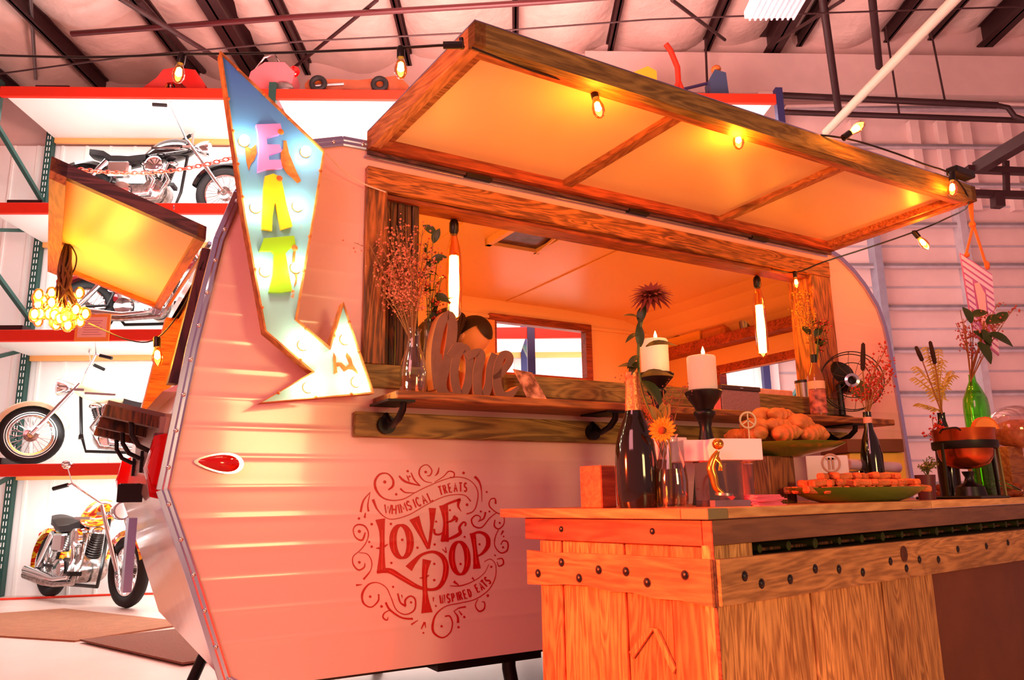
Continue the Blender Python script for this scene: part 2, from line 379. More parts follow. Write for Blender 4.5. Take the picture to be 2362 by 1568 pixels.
pipe('ceiling_wire', [pp(0, 170, 7.0), pp(300, 130, 7), pp(700, 95, 7.0), pp(1100, 75, 7), pp(1500, 45, 7), pp(1900, 30, 7), pp(2362, 15, 7)], .009, M['beamblack'], 'thin dark wire sagging across the whole ceiling', 'wire')
pipe('hanger_rod', [pp(70, -5, 7.0), pp(83, 182, 8.3)], .02, M['steel'], 'thin grey rod hanging at far left above the black tray', 'rod')
# trusses at the right edge
tr = thing('steel_truss', 'black steel truss piece reaching in from the right edge', 'truss', (0, 0, 0))
MB().bar(pp(2255, 388, 7.6), pp(2420, 290, 6.8), .12).build('chord', M['beamblack'], tr)
MB().bar(pp(2230, 390, 7.6), pp(2420, 398, 7.6), .07).build('chord', M['beamblack'], tr)
MB().bar(pp(2320, 372, 7.6), pp(2322, 450, 7.6), .05).build('web', M['beamblack'], tr)
MB().bar(pp(2230, 446, 7.6), pp(2420, 452, 7.6), .07).build('chord', M['beamblack'], tr)
MB().bar(pp(2300, 446, 7.6), pp(2302, 478, 7.6), .1).build('web', M['beamblack'], tr)
cl = thing('ceiling_light', 'white grille ceiling light at the very top edge', 'light', tuple(pt(1795, 5, 5.2)))
MB().box(*[q for q in (pt(1735, 5, 5.2).x, pt(1855, 5, 5.2).x, 5.0, 5.4, pt(1795, 5, 5.2).z, pt(1795, 5, 5.2).z + .06)]).build('housing', mat('white_enamel', (230, 215, 225), .4), cl)
for i in range(9):
    xx = pt(1745 + i * 13, 5, 5.2).x
    MB().box(xx, xx + .012, 5.0, 5.4, pt(1795, 5, 5.2).z - .02, pt(1795, 5, 5.2).z).build('louvre', mat('white_louvre', (240, 220, 235), .4), cl)

# ------------------------------------------------------------------ pallet rack
rk = thing('pallet_rack', 'tall pallet rack with red beams and lit white shelves holding motorcycles', 'rack', tuple(R.W(-1.2, .5, 0)))
M['red'] = mat('red_beam_paint', (226, 48, 20), .5)
M['green'] = mat('green_upright_paint', (38, 78, 72), .45, .2)
M['decking'] = mat('white_decking', (246, 244, 240), .5)
M['orange_b'] = mat('pale_orange_beam', (240, 170, 100), .5)  # rear beams, paler and more orange than the red front ones
LEV = [1.36, 2.71, 4.08, 5.42]; RX = [-5.55, -2.6, .2, 3.1]; DEP = 1.15
for li, z in enumerate(LEV):
    for i in range(3):
        x0, x1 = RX[i] + .04, RX[i + 1] - .04
        MB(R.M).box(x0, x1, 0, .05, z - .12, z, .006).build('beam', M['red'], rk)
        MB(R.M).box(x0, x1, DEP - .05, DEP, z - .12, z, .006).build('beam', M['orange_b'], rk, 'pale orange rear beam')
        MB(R.M).box(x0, x1, .05, DEP - .05, z - .06, z - .04).build('shelf_deck', M['decking'], rk)
for i, x in enumerate(RX):
    for y in (.0, DEP - .08):
        p = MB(R.M); p.box(x - .04, x - .034, y, y + .08, 0, 5.5); p.box(x + .034, x + .04, y, y + .08, 0, 5.5); 
        yy = y if y == 0 else y; p.box(x - .034, x + .034, yy, yy + .006, 0, 5.5)
        p.build('upright', M['green'] if i < 2 else mat('blue_upright_paint', (44, 46, 92), .45), rk)
    for k in range(7):
        z0 = .2 + k * .72
        q = MB(R.M); q.bar((x, .06, z0), (x, DEP - .06, z0 + .36), .04) if k % 2 else q.bar((x, .06, z0 + .5), (x, DEP - .06, z0), .045)
        q.build('brace', M['green'], rk)
# slots on the rear upright at far left
sl = MB(R.M)
for k in range(70):
    z0 = .3 + k * .075
    for dx in (-.018, .012): sl.box(RX[0] + dx, RX[0] + dx + .008, DEP - .085, DEP - .081, z0, z0 + .045)
sl.build('slot', M['decking'], rk, 'punched slots', kind='stuff')
# lamps under the shelves (tubes tucked behind each front beam)
for z in LEV:
    for i in range(3):
        c = R.W((RX[i] + RX[i + 1]) / 2, .30, z - .14)
        light('AREA', 'shelf_lamp', c, (1.0, .97, .93), 34, 2.4, c + Vector((0, .25, -1)), .2)
        c2 = R.W((RX[i] + RX[i + 1]) / 2, .12, z - 1.0)
        light('AREA', 'shelf_uplight', c2, (1.0, .97, .93), 15, 2.4, R.W((RX[i] + RX[i + 1]) / 2, .9, z - .1), .12)
bk = MB(R.M).box(-7.4, 3.3, 1.2, 1.22, 0, 5.3); bk = bk.build('wall_panel', mat('white_back_panel', (244, 242, 240), .5), wall)
for i in range(36):
    x = -7.2 + i * .29
    MB(R.M).box(x, x + .03, 1.185, 1.2, 0, 5.3).build('panel_rib', M['decking'], wall)

# ------------------------------------------------------------------ motorcycles
M['seat'] = mat('black_leather', (26, 24, 26), .4)
M['engine'] = mat('engine_metal', (190, 180, 176), .22, .95, noise=(30, .6, (80, 70, 66)))
M['enginedark'] = mat('dark_engine', (52, 44, 42), .35, .7)
def flame_mat():
    m_ = mat('flame_paint', (235, 60, 20), .2, coat=.6); nt = m_.node_tree; b = nt.nodes['Principled BSDF']
    tc = nt.nodes.new('ShaderNodeTexCoord'); mp = nt.nodes.new('ShaderNodeMapping'); mp.inputs['Scale'].default_value = (4, 8, 12)
    nz = nt.nodes.new('ShaderNodeTexNoise'); nz.inputs['Scale'].default_value = 1.0; nz.inputs['Distortion'].default_value = 1.5
    cr = nt.nodes.new('ShaderNodeValToRGB'); e = cr.color_ramp.elements
    e[0].position = .46; e[0].color = hexc(214, 40, 16); e[1].position = .5; e[1].color = hexc(252, 190, 20)
    x = e.new(.6); x.color = hexc(255, 214, 40); x = e.new(.64); x.color = hexc(206, 52, 18)
    L = nt.links.new; L(tc.outputs['Object'], mp.inputs[0]); L(mp.outputs[0], nz.inputs['Vector']); L(nz.outputs[0], cr.inputs[0]); L(cr.outputs[0], b.inputs['Base Color'])
    return m_
def motorcycle(label, pos, yaw, body, fender, tank=None, whitewall=False, wheel_r=.33, wb=1.55, bags=None, seatm=None, high_bars=False, shield=False, sc=1.0, flip=False):
    c, s = math.cos(yaw), math.sin(yaw)
    t = thing('motorcycle', label, 'motorcycle', tuple(pos), 0, None)
    Mx = Matrix.Translation(pos) @ Matrix.Rotation(yaw, 4, 'Z') @ Matrix.Scale(sc, 4) @ Matrix.Diagonal((1, -1 if flip else 1, 1, 1))
    B = lambda: MB(Mx)
    xf, xr, r = wb / 2, -wb / 2, wheel_r
    for i, x in enumerate((xf, xr)):
        w = B().torus((x, 0, r), r - .055, .055, 'y', 36, 8).build('wheel', M['rubber'], t)
        rim = B().torus((x, 0, r), r - .115, .014, 'y', 32, 6, 2.2).build('rim', M['chrome'], w)
        if whitewall:
            q = B(); q.torus((x, -.03, r), r - .075, .03, 'y', 36, 4, .6); q.build('whitewall', mat('whitewall', (250, 245, 238), .5), w)
        sp = B()
        for k in range(28):
            a = 2 * PI * k / 28; a2 = a + (.35 if k % 2 else -.35)
            sp.bar((x + .05 * math.cos(a2), .03 * (-1) ** k, r + .05 * math.sin(a2)), (x + (r - .12) * math.cos(a), 0, r + (r - .12) * math.sin(a)), .005)
        sp.build('spoke', M['chrome'], w, kind='stuff')
        B().lathe([(.0, -.06), (.035, -.06), (.04, -.045), (.075, -.04), (.075, -.03), (.03, -.02), (.03, .02), (.075, .04), (.04, .06), (0, .06)], (x, 0, r), 16, 'y').build('hub', M['engine'], w)
    # fenders
    def fender_(x, a0, a1, rr, wd, nm):
        q = B(); n = 16; vs_ = []
        for i in range(n + 1):
            a = a0 + (a1 - a0) * i / n
            for (dy, dr) in ((-wd, -.05), (-wd * .8, -.005), (0, .012), (wd * .8, -.005), (wd, -.05)):
                vs_.append((x + (rr + dr) * math.cos(a), dy, r + (rr + dr) * math.sin(a)))
        q.add(vs_, [(i * 5 + k, i * 5 + k + 1, (i + 1) * 5 + k + 1, (i + 1) * 5 + k) for i in range(n) for k in range(4)], True)
        q.build(nm, fender, t)
    fender_(xf, math.radians(20), math.radians(165), r + .045, .065, 'front_fender')
    fender_(xr, math.radians(10), math.radians(200), r + .05, .085, 'rear_fender')
    # fork
    top = (xf - .42, 0, .93)
    for sy in (-1, 1):
        B().tube([(xf, sy * .1, r), (xf - .19, sy * .1, r + .27), (top[0], sy * .1, top[2])], [.026, .024, .018], 10).build('fork_leg', M['chrome'], t)
    B().box(top[0] - .05, top[0] + .05, -.12, .12, .84, .87).build('fork_yoke', M['chrome'], t)
    # frame tubes
    q = B()
    q.tube([(top[0] - .03, 0, .86), (-.1, 0, .72), (-.45, 0, .62), (xr, .1, .58)], .018)
    q.tube([(top[0] - .03, 0, .8), (.28, .0, .35), (.22, 0, .16), (-.35, 0, .15), (-.5, 0, .33), (xr, .1, r)], .018)
    q.tube([(xr + .05, -.1, r), (-.5, -.1, .34), (-.42, -.08, .62)], .016)
    q.build('frame', M['black'], t)
    # tank
    q = bmesh.new(); bmesh.ops.create_uvsphere(q, u_segments=24, v_segments=14, radius=1)
    for v_ in q.verts:
        x, y, z = v_.co
        k = 1.0 if x > 0 else 1 - .45 * x * x
        v_.co = Vector((.12 + x * .29, y * .15 * k * (1 if z < .3 else .92), .82 + z * (.165 if z > 0 else .10) * k + .05 * x))
    B().bm(q, True).build('fuel_tank', tank or body, t)
    B().box(-.02, .30, -.165, -.15, .80, .825).build('tank_badge', M['chrome'], t)
    # seat
    q = bmesh.new(); bmesh.ops.create_cube(q, size=1); bmesh.ops.subdivide_edges(q, edges=q.edges[:], cuts=6, use_grid_fill=True)
    for v_ in q.verts:
        x, y, z = v_.co; sx = x * .62 - .43
        hz = .70 + .09 * (sx + .43) ** 2 * 6 + (.05 if sx < -.5 else 0)
        v_.co = Vector((sx, y * (.26 if sx < -.3 else .2) * math.sqrt(max(.1, 1 - (2 * x) ** 4 * .6)), hz + z * .09 * math.sqrt(max(.1, 1 - (2 * y) ** 2 * .5))))
    B().bm(q, True).build('seat', seatm or M['seat'], t)
    # engine: crankcase, two finned cylinders in a V, air cleaner, gearbox
    en = B().lathe([(0, -.13), (.12, -.13), (.14, -.1), (.14, .1), (.12, .13), (0, .13)], (.02, 0, .33), 22, 'y').build('engine', M['engine'], t)
    B().box(-.38, -.08, -.11, .11, .24, .42, .03).build('gearbox', M['engine'], en)
    for a in (-.38, .38):
        cyl = B()
        d = Vector((math.sin(a), 0, math.cos(a)))
        for k in range(9):
            p = Vector((.02, 0, .33)) + d * (.14 + k * .024); p2 = p + d * .010
            cyl.tube([p, p2], .075 - .002 * k, 14)
        cyl.tube([Vector((.02, 0, .33)) + d * .1, Vector((.02, 0, .33)) + d * .36], .055, 12)
        cyl.build('cylinder', M['enginedark'] if a > 0 else M['engine'], en)
        B().ball(Vector((.02, 0, .33)) + d * .38, .07, 12, (1.1, .9, .6)).build('rocker_cover', M['chrome'], en)
        B().tube([Vector((.06 if a > 0 else -.02, -.1, .33)), Vector((.02, -.1, .33)) + d * .36], .011, 8).build('pushrod_tube', M['chrome'], en)
    B().lathe([(0, -.19), (.07, -.19), (.095, -.17), (.095, -.13), (0, -.12)], (.02, 0, .62), 22, 'y').build('air_cleaner', M['chrome'], en)
    B().lathe([(0, -.165), (.09, -.16), (.1, -.13), (0, -.12)], (-.32, 0, .32), 20, 'y').build('primary_cover', M['chrome'], en)
    B().lathe([(0, -.165), (.08, -.16), (.09, -.13), (0, -.12)], (.03, 0, .30), 20, 'y').build('primary_cover', M['chrome'], en)
    B().box(-.5, -.26, -.16, -.06, .48, .66, .02).build('oil_tank', M['chrome'] if not bags else bags, t)
    for i, (sx, z0) in enumerate(((.25, .0), (.12, .05))):
        B().tube([(.12 - i * .2, -.12, .56), (.2 - i * .16, -.17, .42), (.1 - i * .1, -.18, .2 + z0), (-.3, -.18, .17 + z0), (-.55, -.18, .19 + z0), (-.95, -.19, .24 + z0)], [.02, .022, .024, .026, .042, .046], 12).build('exhaust_pipe', M['chrome'] if i else M['engine'], t)
    B().tube([(xr, -.14, r), (-.5, -.15, .66)], [.028, .034], 12).build('shock', M['chrome'], t)
    B().bar((.3, -.2, .3), (.3, -.32, .31), .04).build('footpeg', M['rubber'], t)
    # bars, lamp, mirrors
    hb = .22 if high_bars else .12
    B().tube([(top[0] - .25, -.42, .98 + hb), (top[0] - .12, -.34, 1.02 + hb), (top[0] - .02, -.1, .95), (top[0] - .02, .1, .95), (top[0] - .12, .34, 1.02 + hb), (top[0] - .25, .42, .98 + hb)], .013, 8).build('handlebar', M['chrome'], t)
    for sy in (-1, 1):
        B().tube([(top[0] - .16, sy * .36, 1.01 + hb), (top[0] - .28, sy * .44, .975 + hb)], .02, 10).build('grip', M['rubber'], t)
        B().tube([(top[0] - .12, sy * .34, 1.02 + hb), (top[0] - .1, sy * .4, 1.16 + hb)], .006, 6).build('mirror_stalk', M['chrome'], t)
        B().ball((top[0] - .1, sy * .41, 1.2 + hb), .055, 10, (.3, 1, .8)).build('mirror', M['chrome'], t)
    hl = B(); hl.lathe([(0, -.14), (.05, -.12), (.085, -.03), (.095, .03), (.09, .05)], (top[0] + .17, 0, .88), 20, 'x'); hl.build('headlight', M['chrome'], t)
    B().lathe([(.0, .065), (.05, .06), (.085, .045)], (top[0] + .17, 0, .88), 18, 'x', cap=False).build('headlight_lens', mat('lamp_lens', (240, 240, 245), .05, spec=.8), t)
    B().ball((xr - r + .02, 0, r + .3), .045, 10, (.7, 1, .8)).build('tail_light', M['redlens'], t)
    if shield: B().box(-.95, -.5, -.24, -.12, .38, .6, .04).build('saddlebag', fender, t)
    return t
M['gloss_black'] = mat('gloss_black_paint', (14, 13, 15), .12, coat=.8)
M['cream'] = mat('cream_paint', (232, 206, 168), .2, coat=.5)
M['maroon'] = mat('maroon_paint', (112, 14, 22), .18, coat=.6)
fl = flame_mat()
def on_rack(x, y, z, off=.45):
    r_ = ray(x, y); d = 7.8 + off; p = pt(x, 1150, d); return Vector((p.x, d + p.x * .051, z))
a_ = math.radians(2.9)
motorcycle('black and chrome motorcycle on the upper shelf above the rear flap', on_rack(322, 0, 4.08, .55), a_, M['gloss_black'], M['gloss_black'], high_bars=True, seatm=M['seat'])
motorcycle('maroon motorcycle on the middle shelf, half hidden by the rear flap', on_rack(352, 0, 2.71, .45), a_, M['maroon'], M['maroon'])
motorcycle('cream and white motorcycle with whitewall tyres on the lowest shelf', on_rack(262, 0, 1.36, .52), PI + math.radians(33), M['cream'], M['cream'], whitewall=True, high_bars=True, bags=M['cream'], shield=True, flip=True, sc=.9)
motorcycle('motorcycle with flame painted tank standing on the floor', Vector((-4.33, 8.02, 0)), math.radians(-37), fl, fl, tank=fl, wb=1.6, sc=1.02)
# red chain across the black motorcycle's shelf
ch = thing('safety_chain', 'red chain strung across the shelf of the black motorcycle', 'chain', tuple(pt(140, 385, 7.75)))
A0, A1 = pt(140, 385, 7.72), pt(600, 345, 7.72)
for k in range(44):
    t_ = (k + .5) / 44; p = A0.lerp(A1, t_) - Vector((0, 0, .16 * math.sin(PI * t_))); q = MB(Matrix.Translation(p) @ Matrix.Rotation(PI / 2 if k % 2 else 0, 4, 'X'))
    q.torus((0, 0, 0), .022, .006, 'y', 12, 5); 
    for i, vv in enumerate(q.v):
        q.v[i] = Vector((p.x + (vv.x - p.x) * 1.5, vv.y, vv.z))
    q.build('link', M['red'], ch)
for (x, z, lab) in ((-5.2, 5.42, 'black box on the top of the rack at far left'), (-5.35, 4.08, 'black tray lying at the left end of the upper shelf'), (-5.4, 2.71, 'black tray lying at the left end of the middle shelf'), (-5.45, 1.36, 'black tray lying at the left end of the lowest shelf')):
    q = MB(R.M); q.box(x, x + .36, .1, .6, z, z + .015); q.box(x, x + .36, .1, .12, z, z + .07); q.box(x, x + .36, .58, .6, z, z + .07); q.box(x, x + .02, .1, .6, z, z + .07); q.box(x + .34, x + .36, .1, .6, z, z + .07)
    q.build('tray', mat('dark_tray', (50, 22, 26), .5), None, lab, cat='tray')
# things on top of the rack
zt = 5.42
def top_of(x, off=.3): return on_rack(x, 0, zt, off)
sp = thing('red_scooter_body', 'red metal scooter bodywork lying on the rack top behind the round bulb', 'scooter', tuple(top_of(370)))
p = top_of(360); MM = Matrix.Translation(p) @ Matrix.Rotation(a_, 4, 'Z')
q = MB(MM); q.prism([(-.42, 0), (-.36, .06), (-.2, .2), (-.14, .3), (0, .33), (.22, .3), (.34, .12), (.34, 0), (.2, .02), (.05, .16), (-.08, .14), (-.16, 0)], -.16, .16); q.build('body_panel', mat('scooter_red', (208, 36, 30), .25, coat=.5), sp)
MB(MM).torus((-.14, -.1, .12), .09, .035, 'y', 20, 8).build('wheel', M['rubber'], sp)
MB(MM).lathe([(0, -.16), (.06, -.15), (.06, -.12), (0, -.1)], (-.14, 0, .12), 16, 'y').build('hub', M['rust'], sp)
p = top_of(598); MM = Matrix.Translation(p) @ Matrix.Rotation(a_, 4, 'Z')
sp = thing('pink_scooter', 'pinkish scooter with a red lamp on the rack top beside the arrow tip', 'scooter', tuple(p))
q = MB(MM); q.prism([(-.3, .1), (-.25, .3), (-.1, .42), (.12, .42), (.24, .3), (.2, .1), (.1, 0), (-.1, 0)], -.14, .14); q.build('body_panel', mat('scooter_pink', (226, 120, 130), .3), sp)
MB(MM).ball((.22, -.1, .33), .07, 12, (1, .6, 1)).build('lamp', M['redlens'], sp)
MB(MM).tube([(-.25, -.1, .3), (-.12, -.1, .5), (.0, -.1, .53), (.05, -.1, .44)], .014).build('handlebar', M['chrome'], sp)
MB(MM).ball((.12, -.14, .1), .1, 10, (1.2, .5, .8)).build('engine_cover', M['steel'], sp)
MB(MM).torus((.05, -.1, .08), .06, .025, 'y', 16, 6).build('wheel', M['rubber'], sp)
p = top_of(800); MM = Matrix.Translation(p) @ Matrix.Rotation(a_, 4, 'Z')
sp = thing('brown_go_kart', 'brown wooden kart body with wheels lying on the rack top', 'kart', tuple(p))
brn = mat('brown_kart_paint', (150, 70, 26), .3, coat=.4, noise=(8, .4, (90, 40, 20)))
q = MB(MM); q.prism([(-.52, .0), (-.54, .1), (-.5, .16), (-.2, .17), (.05, .16), (.35, .2), (.5, .23), (.62, .1), (.6, .02), (.3, .03), (-.1, .05)], -.22, .22); q.build('kart_body', brn, sp)
for x in (.3, -.38): MB(MM).torus((x, -.26, .09), .07, .03, 'y', 20, 8).build('wheel', M['rubber'], sp)
MB(MM).tube([(-.45, -.23, .07), (-.1, -.23, .1)], .02).build('side_pipe', M['chrome'], sp)
MB(MM).torus((-.14, 0, .2), .06, .01, 'y', 18, 6).build('steering_wheel', M['black'], sp)
p = top_of(960); MM = Matrix.Translation(p) @ Matrix.Rotation(a_, 4, 'Z')
sp = thing('small_tricycle', 'small dark tricycle with a spoked wheel at the awning corner', 'tricycle', tuple(p))
w_ = MB(MM).torus((.1, 0, .22), .12, .014, 'y', 24, 6).build('wheel', M['black'], sp); q = MB(MM)
for k in range(8): q.bar((.1, 0, .22), (.1 + .12 * math.cos(k * PI / 4), 0, .22 + .12 * math.sin(k * PI / 4)), .006)
q.build('spoke', M['steel'], w_, kind='stuff'); MB(MM).prism([(-.3, 0), (.0, .15), (.22, .08), (.22, 0)], -.1, .1).build('body_panel', brn, sp)
p = top_of(1525); MM = Matrix.Translation(p) @ Matrix.Rotation(a_, 4, 'Z')
q = MB(MM); q.prism([(-.2, 0), (-.16, .3), (.1, .42), (.2, .36), (.2, 0)], -.15, .15); q.build('yellow_crate', mat('yellow_plastic', (236, 160, 30), .4), None, 'yellow box peeking over the awning on the rack top', cat='box')
p = top_of(1630); MM = Matrix.Translation(p) @ Matrix.Rotation(a_, 4, 'Z')
sp = thing('red_tube_stand', 'bent red tube stand on the rack top behind the awning', 'stand', tuple(p))
MB(MM).tube([(-.1, 0, 0), (.02, 0, .3), (.02, 0, .5), (-.05, 0, .72), (-.1, 0, .8)], .035).build('tube', M['red'], sp)
MB(MM).tube([(.12, 0, 0), (.03, 0, .3)], .03).build('tube', M['red'], sp)
MB(MM).tube([(-.12, 0, .0), (-.25, 0, .3), (-.38, 0, .44)], .02).build('dark_handle', mat('dark_blue', (40, 40, 80), .4), sp)
p = top_of(1715); MM = Matrix.Translation(p) @ Matrix.Rotation(a_, 4, 'Z')
sp = thing('workshop_machine', 'small blue machine with a framed handle at the right end of the rack top', 'machine', tuple(p))
MB(MM).prism([(.0, .0), (-.02, .3), (.05, .42), (.18, .38), (.2, 0)], -.1, .1).build('housing', mat('slate_blue', (58, 76, 110), .4), sp)
MB(MM).ball((.1, 0, .48), .06, 10, (1, 1, .8)).build('orange_cap', M['rust'], sp)
MB(MM).tube([(0, 0, .3), (-.3, 0, .22), (-.38, 0, .02), (-.1, 0, .05), (.05, 0, .26)], .02).build('handle_frame', mat('navy', (50, 36, 80), .4), sp)
# floor mats, cord
q = MB(); P4 = [(-6.6, 6.9), (-4.24, 7.52), (-2.6, 6.75), (-3.5, 6.0)]
def slab(pts, z0, z1, mb=None):
    mb = mb or MB(); n = len(pts); return mb.add([(*p_, z0) for p_ in pts] + [(*p_, z1) for p_ in pts], [tuple(range(n))[::-1], tuple(range(n, 2 * n))] + [(i, (i + 1) % n, (i + 1) % n + n, i + n) for i in range(n)])
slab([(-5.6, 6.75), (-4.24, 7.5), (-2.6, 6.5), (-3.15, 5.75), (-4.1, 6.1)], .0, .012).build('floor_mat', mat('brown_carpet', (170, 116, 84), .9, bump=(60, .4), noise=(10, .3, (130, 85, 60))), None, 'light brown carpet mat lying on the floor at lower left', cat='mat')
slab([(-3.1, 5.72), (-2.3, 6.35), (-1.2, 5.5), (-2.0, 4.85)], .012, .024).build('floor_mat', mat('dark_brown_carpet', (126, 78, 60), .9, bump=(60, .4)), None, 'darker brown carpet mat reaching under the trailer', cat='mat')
slab([(-2.3, 4.05), (-1.62, 4.22), (-1.55, 3.9), (-2.2, 3.7)], .0, .012).build('floor_mat', mat('plum_carpet', (130, 50, 80), .9), None, 'plum coloured mat corner at the bottom edge left of the trailer', cat='mat')
MB().tube([tuple(hzp) for hzp in (Vector((-6.5, 8.1, .01)), Vector((-5.2, 8.35, .01)), Vector((-4.2, 8.6, .01)), Vector((-3, 8.6, .01)))], .012).build('extension_lead', M['red'], None, 'thin red cord lying on the floor behind the flame motorcycle', cat='cord')
# ------------------------------------------------------------------ the trailer
LEN = 3.9; WD = 1.85
tr_ = thing('food_trailer', 'vintage white food trailer with a raised timber awning and red lettering', 'trailer', tuple(T.W(.6, WD / 2, 0)))
P = [(-1.06, .37), (-1.113, .406), (-1.229, .725), (-1.334, .995), (-1.287, 1.38), (-1.277, 1.461), (-1.214, 1.845), (-1.159, 2.024), (-1.06, 2.17), (-.93, 2.265), (-.785, 2.316), (-.3, 2.335), (.6, 2.345), (1.5, 2.335),
     (2.03, 2.312), (2.15, 2.275), (2.26, 2.21), (2.35, 2.135), (2.446, 2.02), (2.49, 1.91), (2.508, 1.82), (2.535, 1.55), (2.56, 1.24), (2.58, 1.0), (2.46, .7), (2.32, .37)]
def bump(z):
    k = (z - .412) / .0985; d = (k - round(k)) * .0985
    return .0011 * math.exp(-(d / .010) ** 2) if .45 < z < 2.0 else 0
def xl(z, side):
    pts = P[:11] if side == 0 else P[14:]
    if side == 0:
        for (a0, z0), (a1, z1) in zip(pts, pts[1:]):
            if z0 <= z <= z1: return a0 + (a1 - a0) * (z - z0) / (z1 - z0)
        return -.785 + (z - 2.316) * 25 if z > 2.316 else pts[0][0]
    for (a0, z0), (a1, z1) in zip(pts, pts[1:]):
        if z1 <= z <= z0: return a0 + (a1 - a0) * (z0 - z) / (z0 - z1)
    return 2.03 if z > 2.3 else pts[-1][0]
OA0, OA1, OZ0, OZ1 = -.604, 1.862, 1.447, 2.135
q = MB(T.M); zs = sorted(set([round(z, 5) for k in range(-1, 21) for d in (-.05, -.03, -.02, -.015, -.011, -.008, -.0055, -.003, 0, .003, .0055, .008, .011, .015, .02, .03) for z in [.412 + k * .0985 + d] if .37 < z < 2.312] + [.37, OZ0, OZ1, 2.312]))
for z0, z1 in zip(zs, zs[1:]):
    zm = (z0 + z1) / 2
    def seg(fa, fb):
        q.add([(fa(z0), -bump(z0), z0), (fb(z0), -bump(z0), z0), (fb(z1), -bump(z1), z1), (fa(z1), -bump(z1), z1)], [(0, 1, 2, 3)], True)
    if OZ0 <= zm <= OZ1: seg(lambda z: xl(z, 0), lambda z: OA0); seg(lambda z: OA1, lambda z: xl(z, 1))
    else: seg(lambda z: xl(z, 0), lambda z: xl(z, 1))
bm_ = bmesh.new()
me_ = None
side = q.build('side_panel', M['paint'], tr_)
bb = bmesh.new(); bb.from_mesh(side.data); bmesh.ops.remove_doubles(bb, verts=bb.verts, dist=1e-5); bb.to_mesh(side.data); bb.free()
side.data.polygons.foreach_set('use_smooth', [True] * len(side.data.polygons))
# top sliver of the side above 2.312, inner faces, far wall
q = MB(T.M); q.prism([(a, z) for a, z in P[10:15]] , 0, .02); q.build('side_panel_top', M['paint'], tr_)
def inner(P_, d=.035):
    c = (.6, 1.35); out = []
    for i, (a, z) in enumerate(P_):
        p0 = P_[max(0, i - 1)]; p1 = P_[min(len(P_) - 1, i + 1)]
        tx, tz = p1[0] - p0[0], p1[1] - p0[1]; l = math.hypot(tx, tz); nx, nz = tz / l, -tx / l
        out.append((a + nx * d, z + nz * d))
    return out
PI_ = inner(P)
PI_[10] = (-.77, 2.281)
def shell(PP, mt, nm, flip=False):
    holes = {5: (.22, 1.36), 20: (.35, 1.3), 4: None}
    q = MB(T.M)
    for i in range(len(PP) - 1):
        (a0, z0), (a1, z1) = PP[i], PP[i + 1]
        rng = [(0, WD)]
        if i in (4, 5): rng = [(0, .22), (1.36, WD)]
        if i == 20: rng = [(0, .35), (1.3, WD)]
        for b0, b1 in rng: q.add([(a0, b0, z0), (a0, b1, z0), (a1, b1, z1), (a1, b0, z1)], [(0, 1, 2, 3)], 7 <= i <= 19)
    o = q.build(nm, mt, tr_); return o
rear_mat = mat('rear_aluminium_skin', (236, 190, 180), .2, .45, coat=.4, bump=(3, .2))
shell(P, rear_mat, 'outer_skin'); shell(PI_, M['paint_in'], 'inner_lining')
# jambs of rear and front windows
def far_wall(b, mt, nm, P_):
    # window in the far wall a .87..1.65, z 1.79..2.16
    q = MB(T.M); A0, A1, Z0, Z1 = .89, 1.64, 1.80, 2.15
    zz = sorted(set([.37, Z0, Z1, 2.345] + [z for a, z in P_]))
    for z0, z1 in zip(zz, zz[1:]):
        zm = (z0 + z1) / 2
        def fl(z):
            for (a0, q0), (a1, q1) in zip(P_[:13], P_[1:13]):
                if min(q0, q1) <= z <= max(q0, q1) and q0 != q1: return a0 + (a1 - a0) * (z - q0) / (q1 - q0)
            return P_[0][0]
        def fr(z):
            for (a0, q0), (a1, q1) in zip(P_[12:], P_[13:]):
                if min(q0, q1) <= z <= max(q0, q1) and q0 != q1: return a0 + (a1 - a0) * (z - q0) / (q1 - q0)
            return P_[-1][0]
        segs = [(fl, lambda z: A0), (lambda z: A1, fr)] if Z0 <= zm <= Z1 else [(fl, fr)]
        for A_, B_ in segs: q.add([(A_(z0), b, z0), (B_(z0), b, z0), (B_(z1), b, z1), (A_(z1), b, z1)], [(0, 1, 2, 3)])
    return q.build(nm, mt, tr_)
far_wall(WD, M['paint'], 'far_side_panel', P)
far_wall(WD - .03, M['paint_in'], 'far_lining', P)
# near lining (inner face of the serving side)
q = MB(T.M)
for (a0, a1, z0, z1) in ((-1.15, OA0, .5, 2.0), (OA1, 2.45, .5, 2.0), (OA0, OA1, .5, OZ0), (-.9, 2.0, OZ1, 2.28)): q.box(a0, a1, .02, .035, z0, z1)
q.build('near_lining', M['paint_in'], tr_)
MB(T.M).box(-1.0, 2.3, 0.02, WD - .03, .42, .46).build('trailer_floor', mat('trailer_floor', (120, 90, 70), .6), tr_)
MB(T.M).box(-1.0, 2.25, .15, WD - .15, .33, .40).build('chassis', M['black'], tr_)
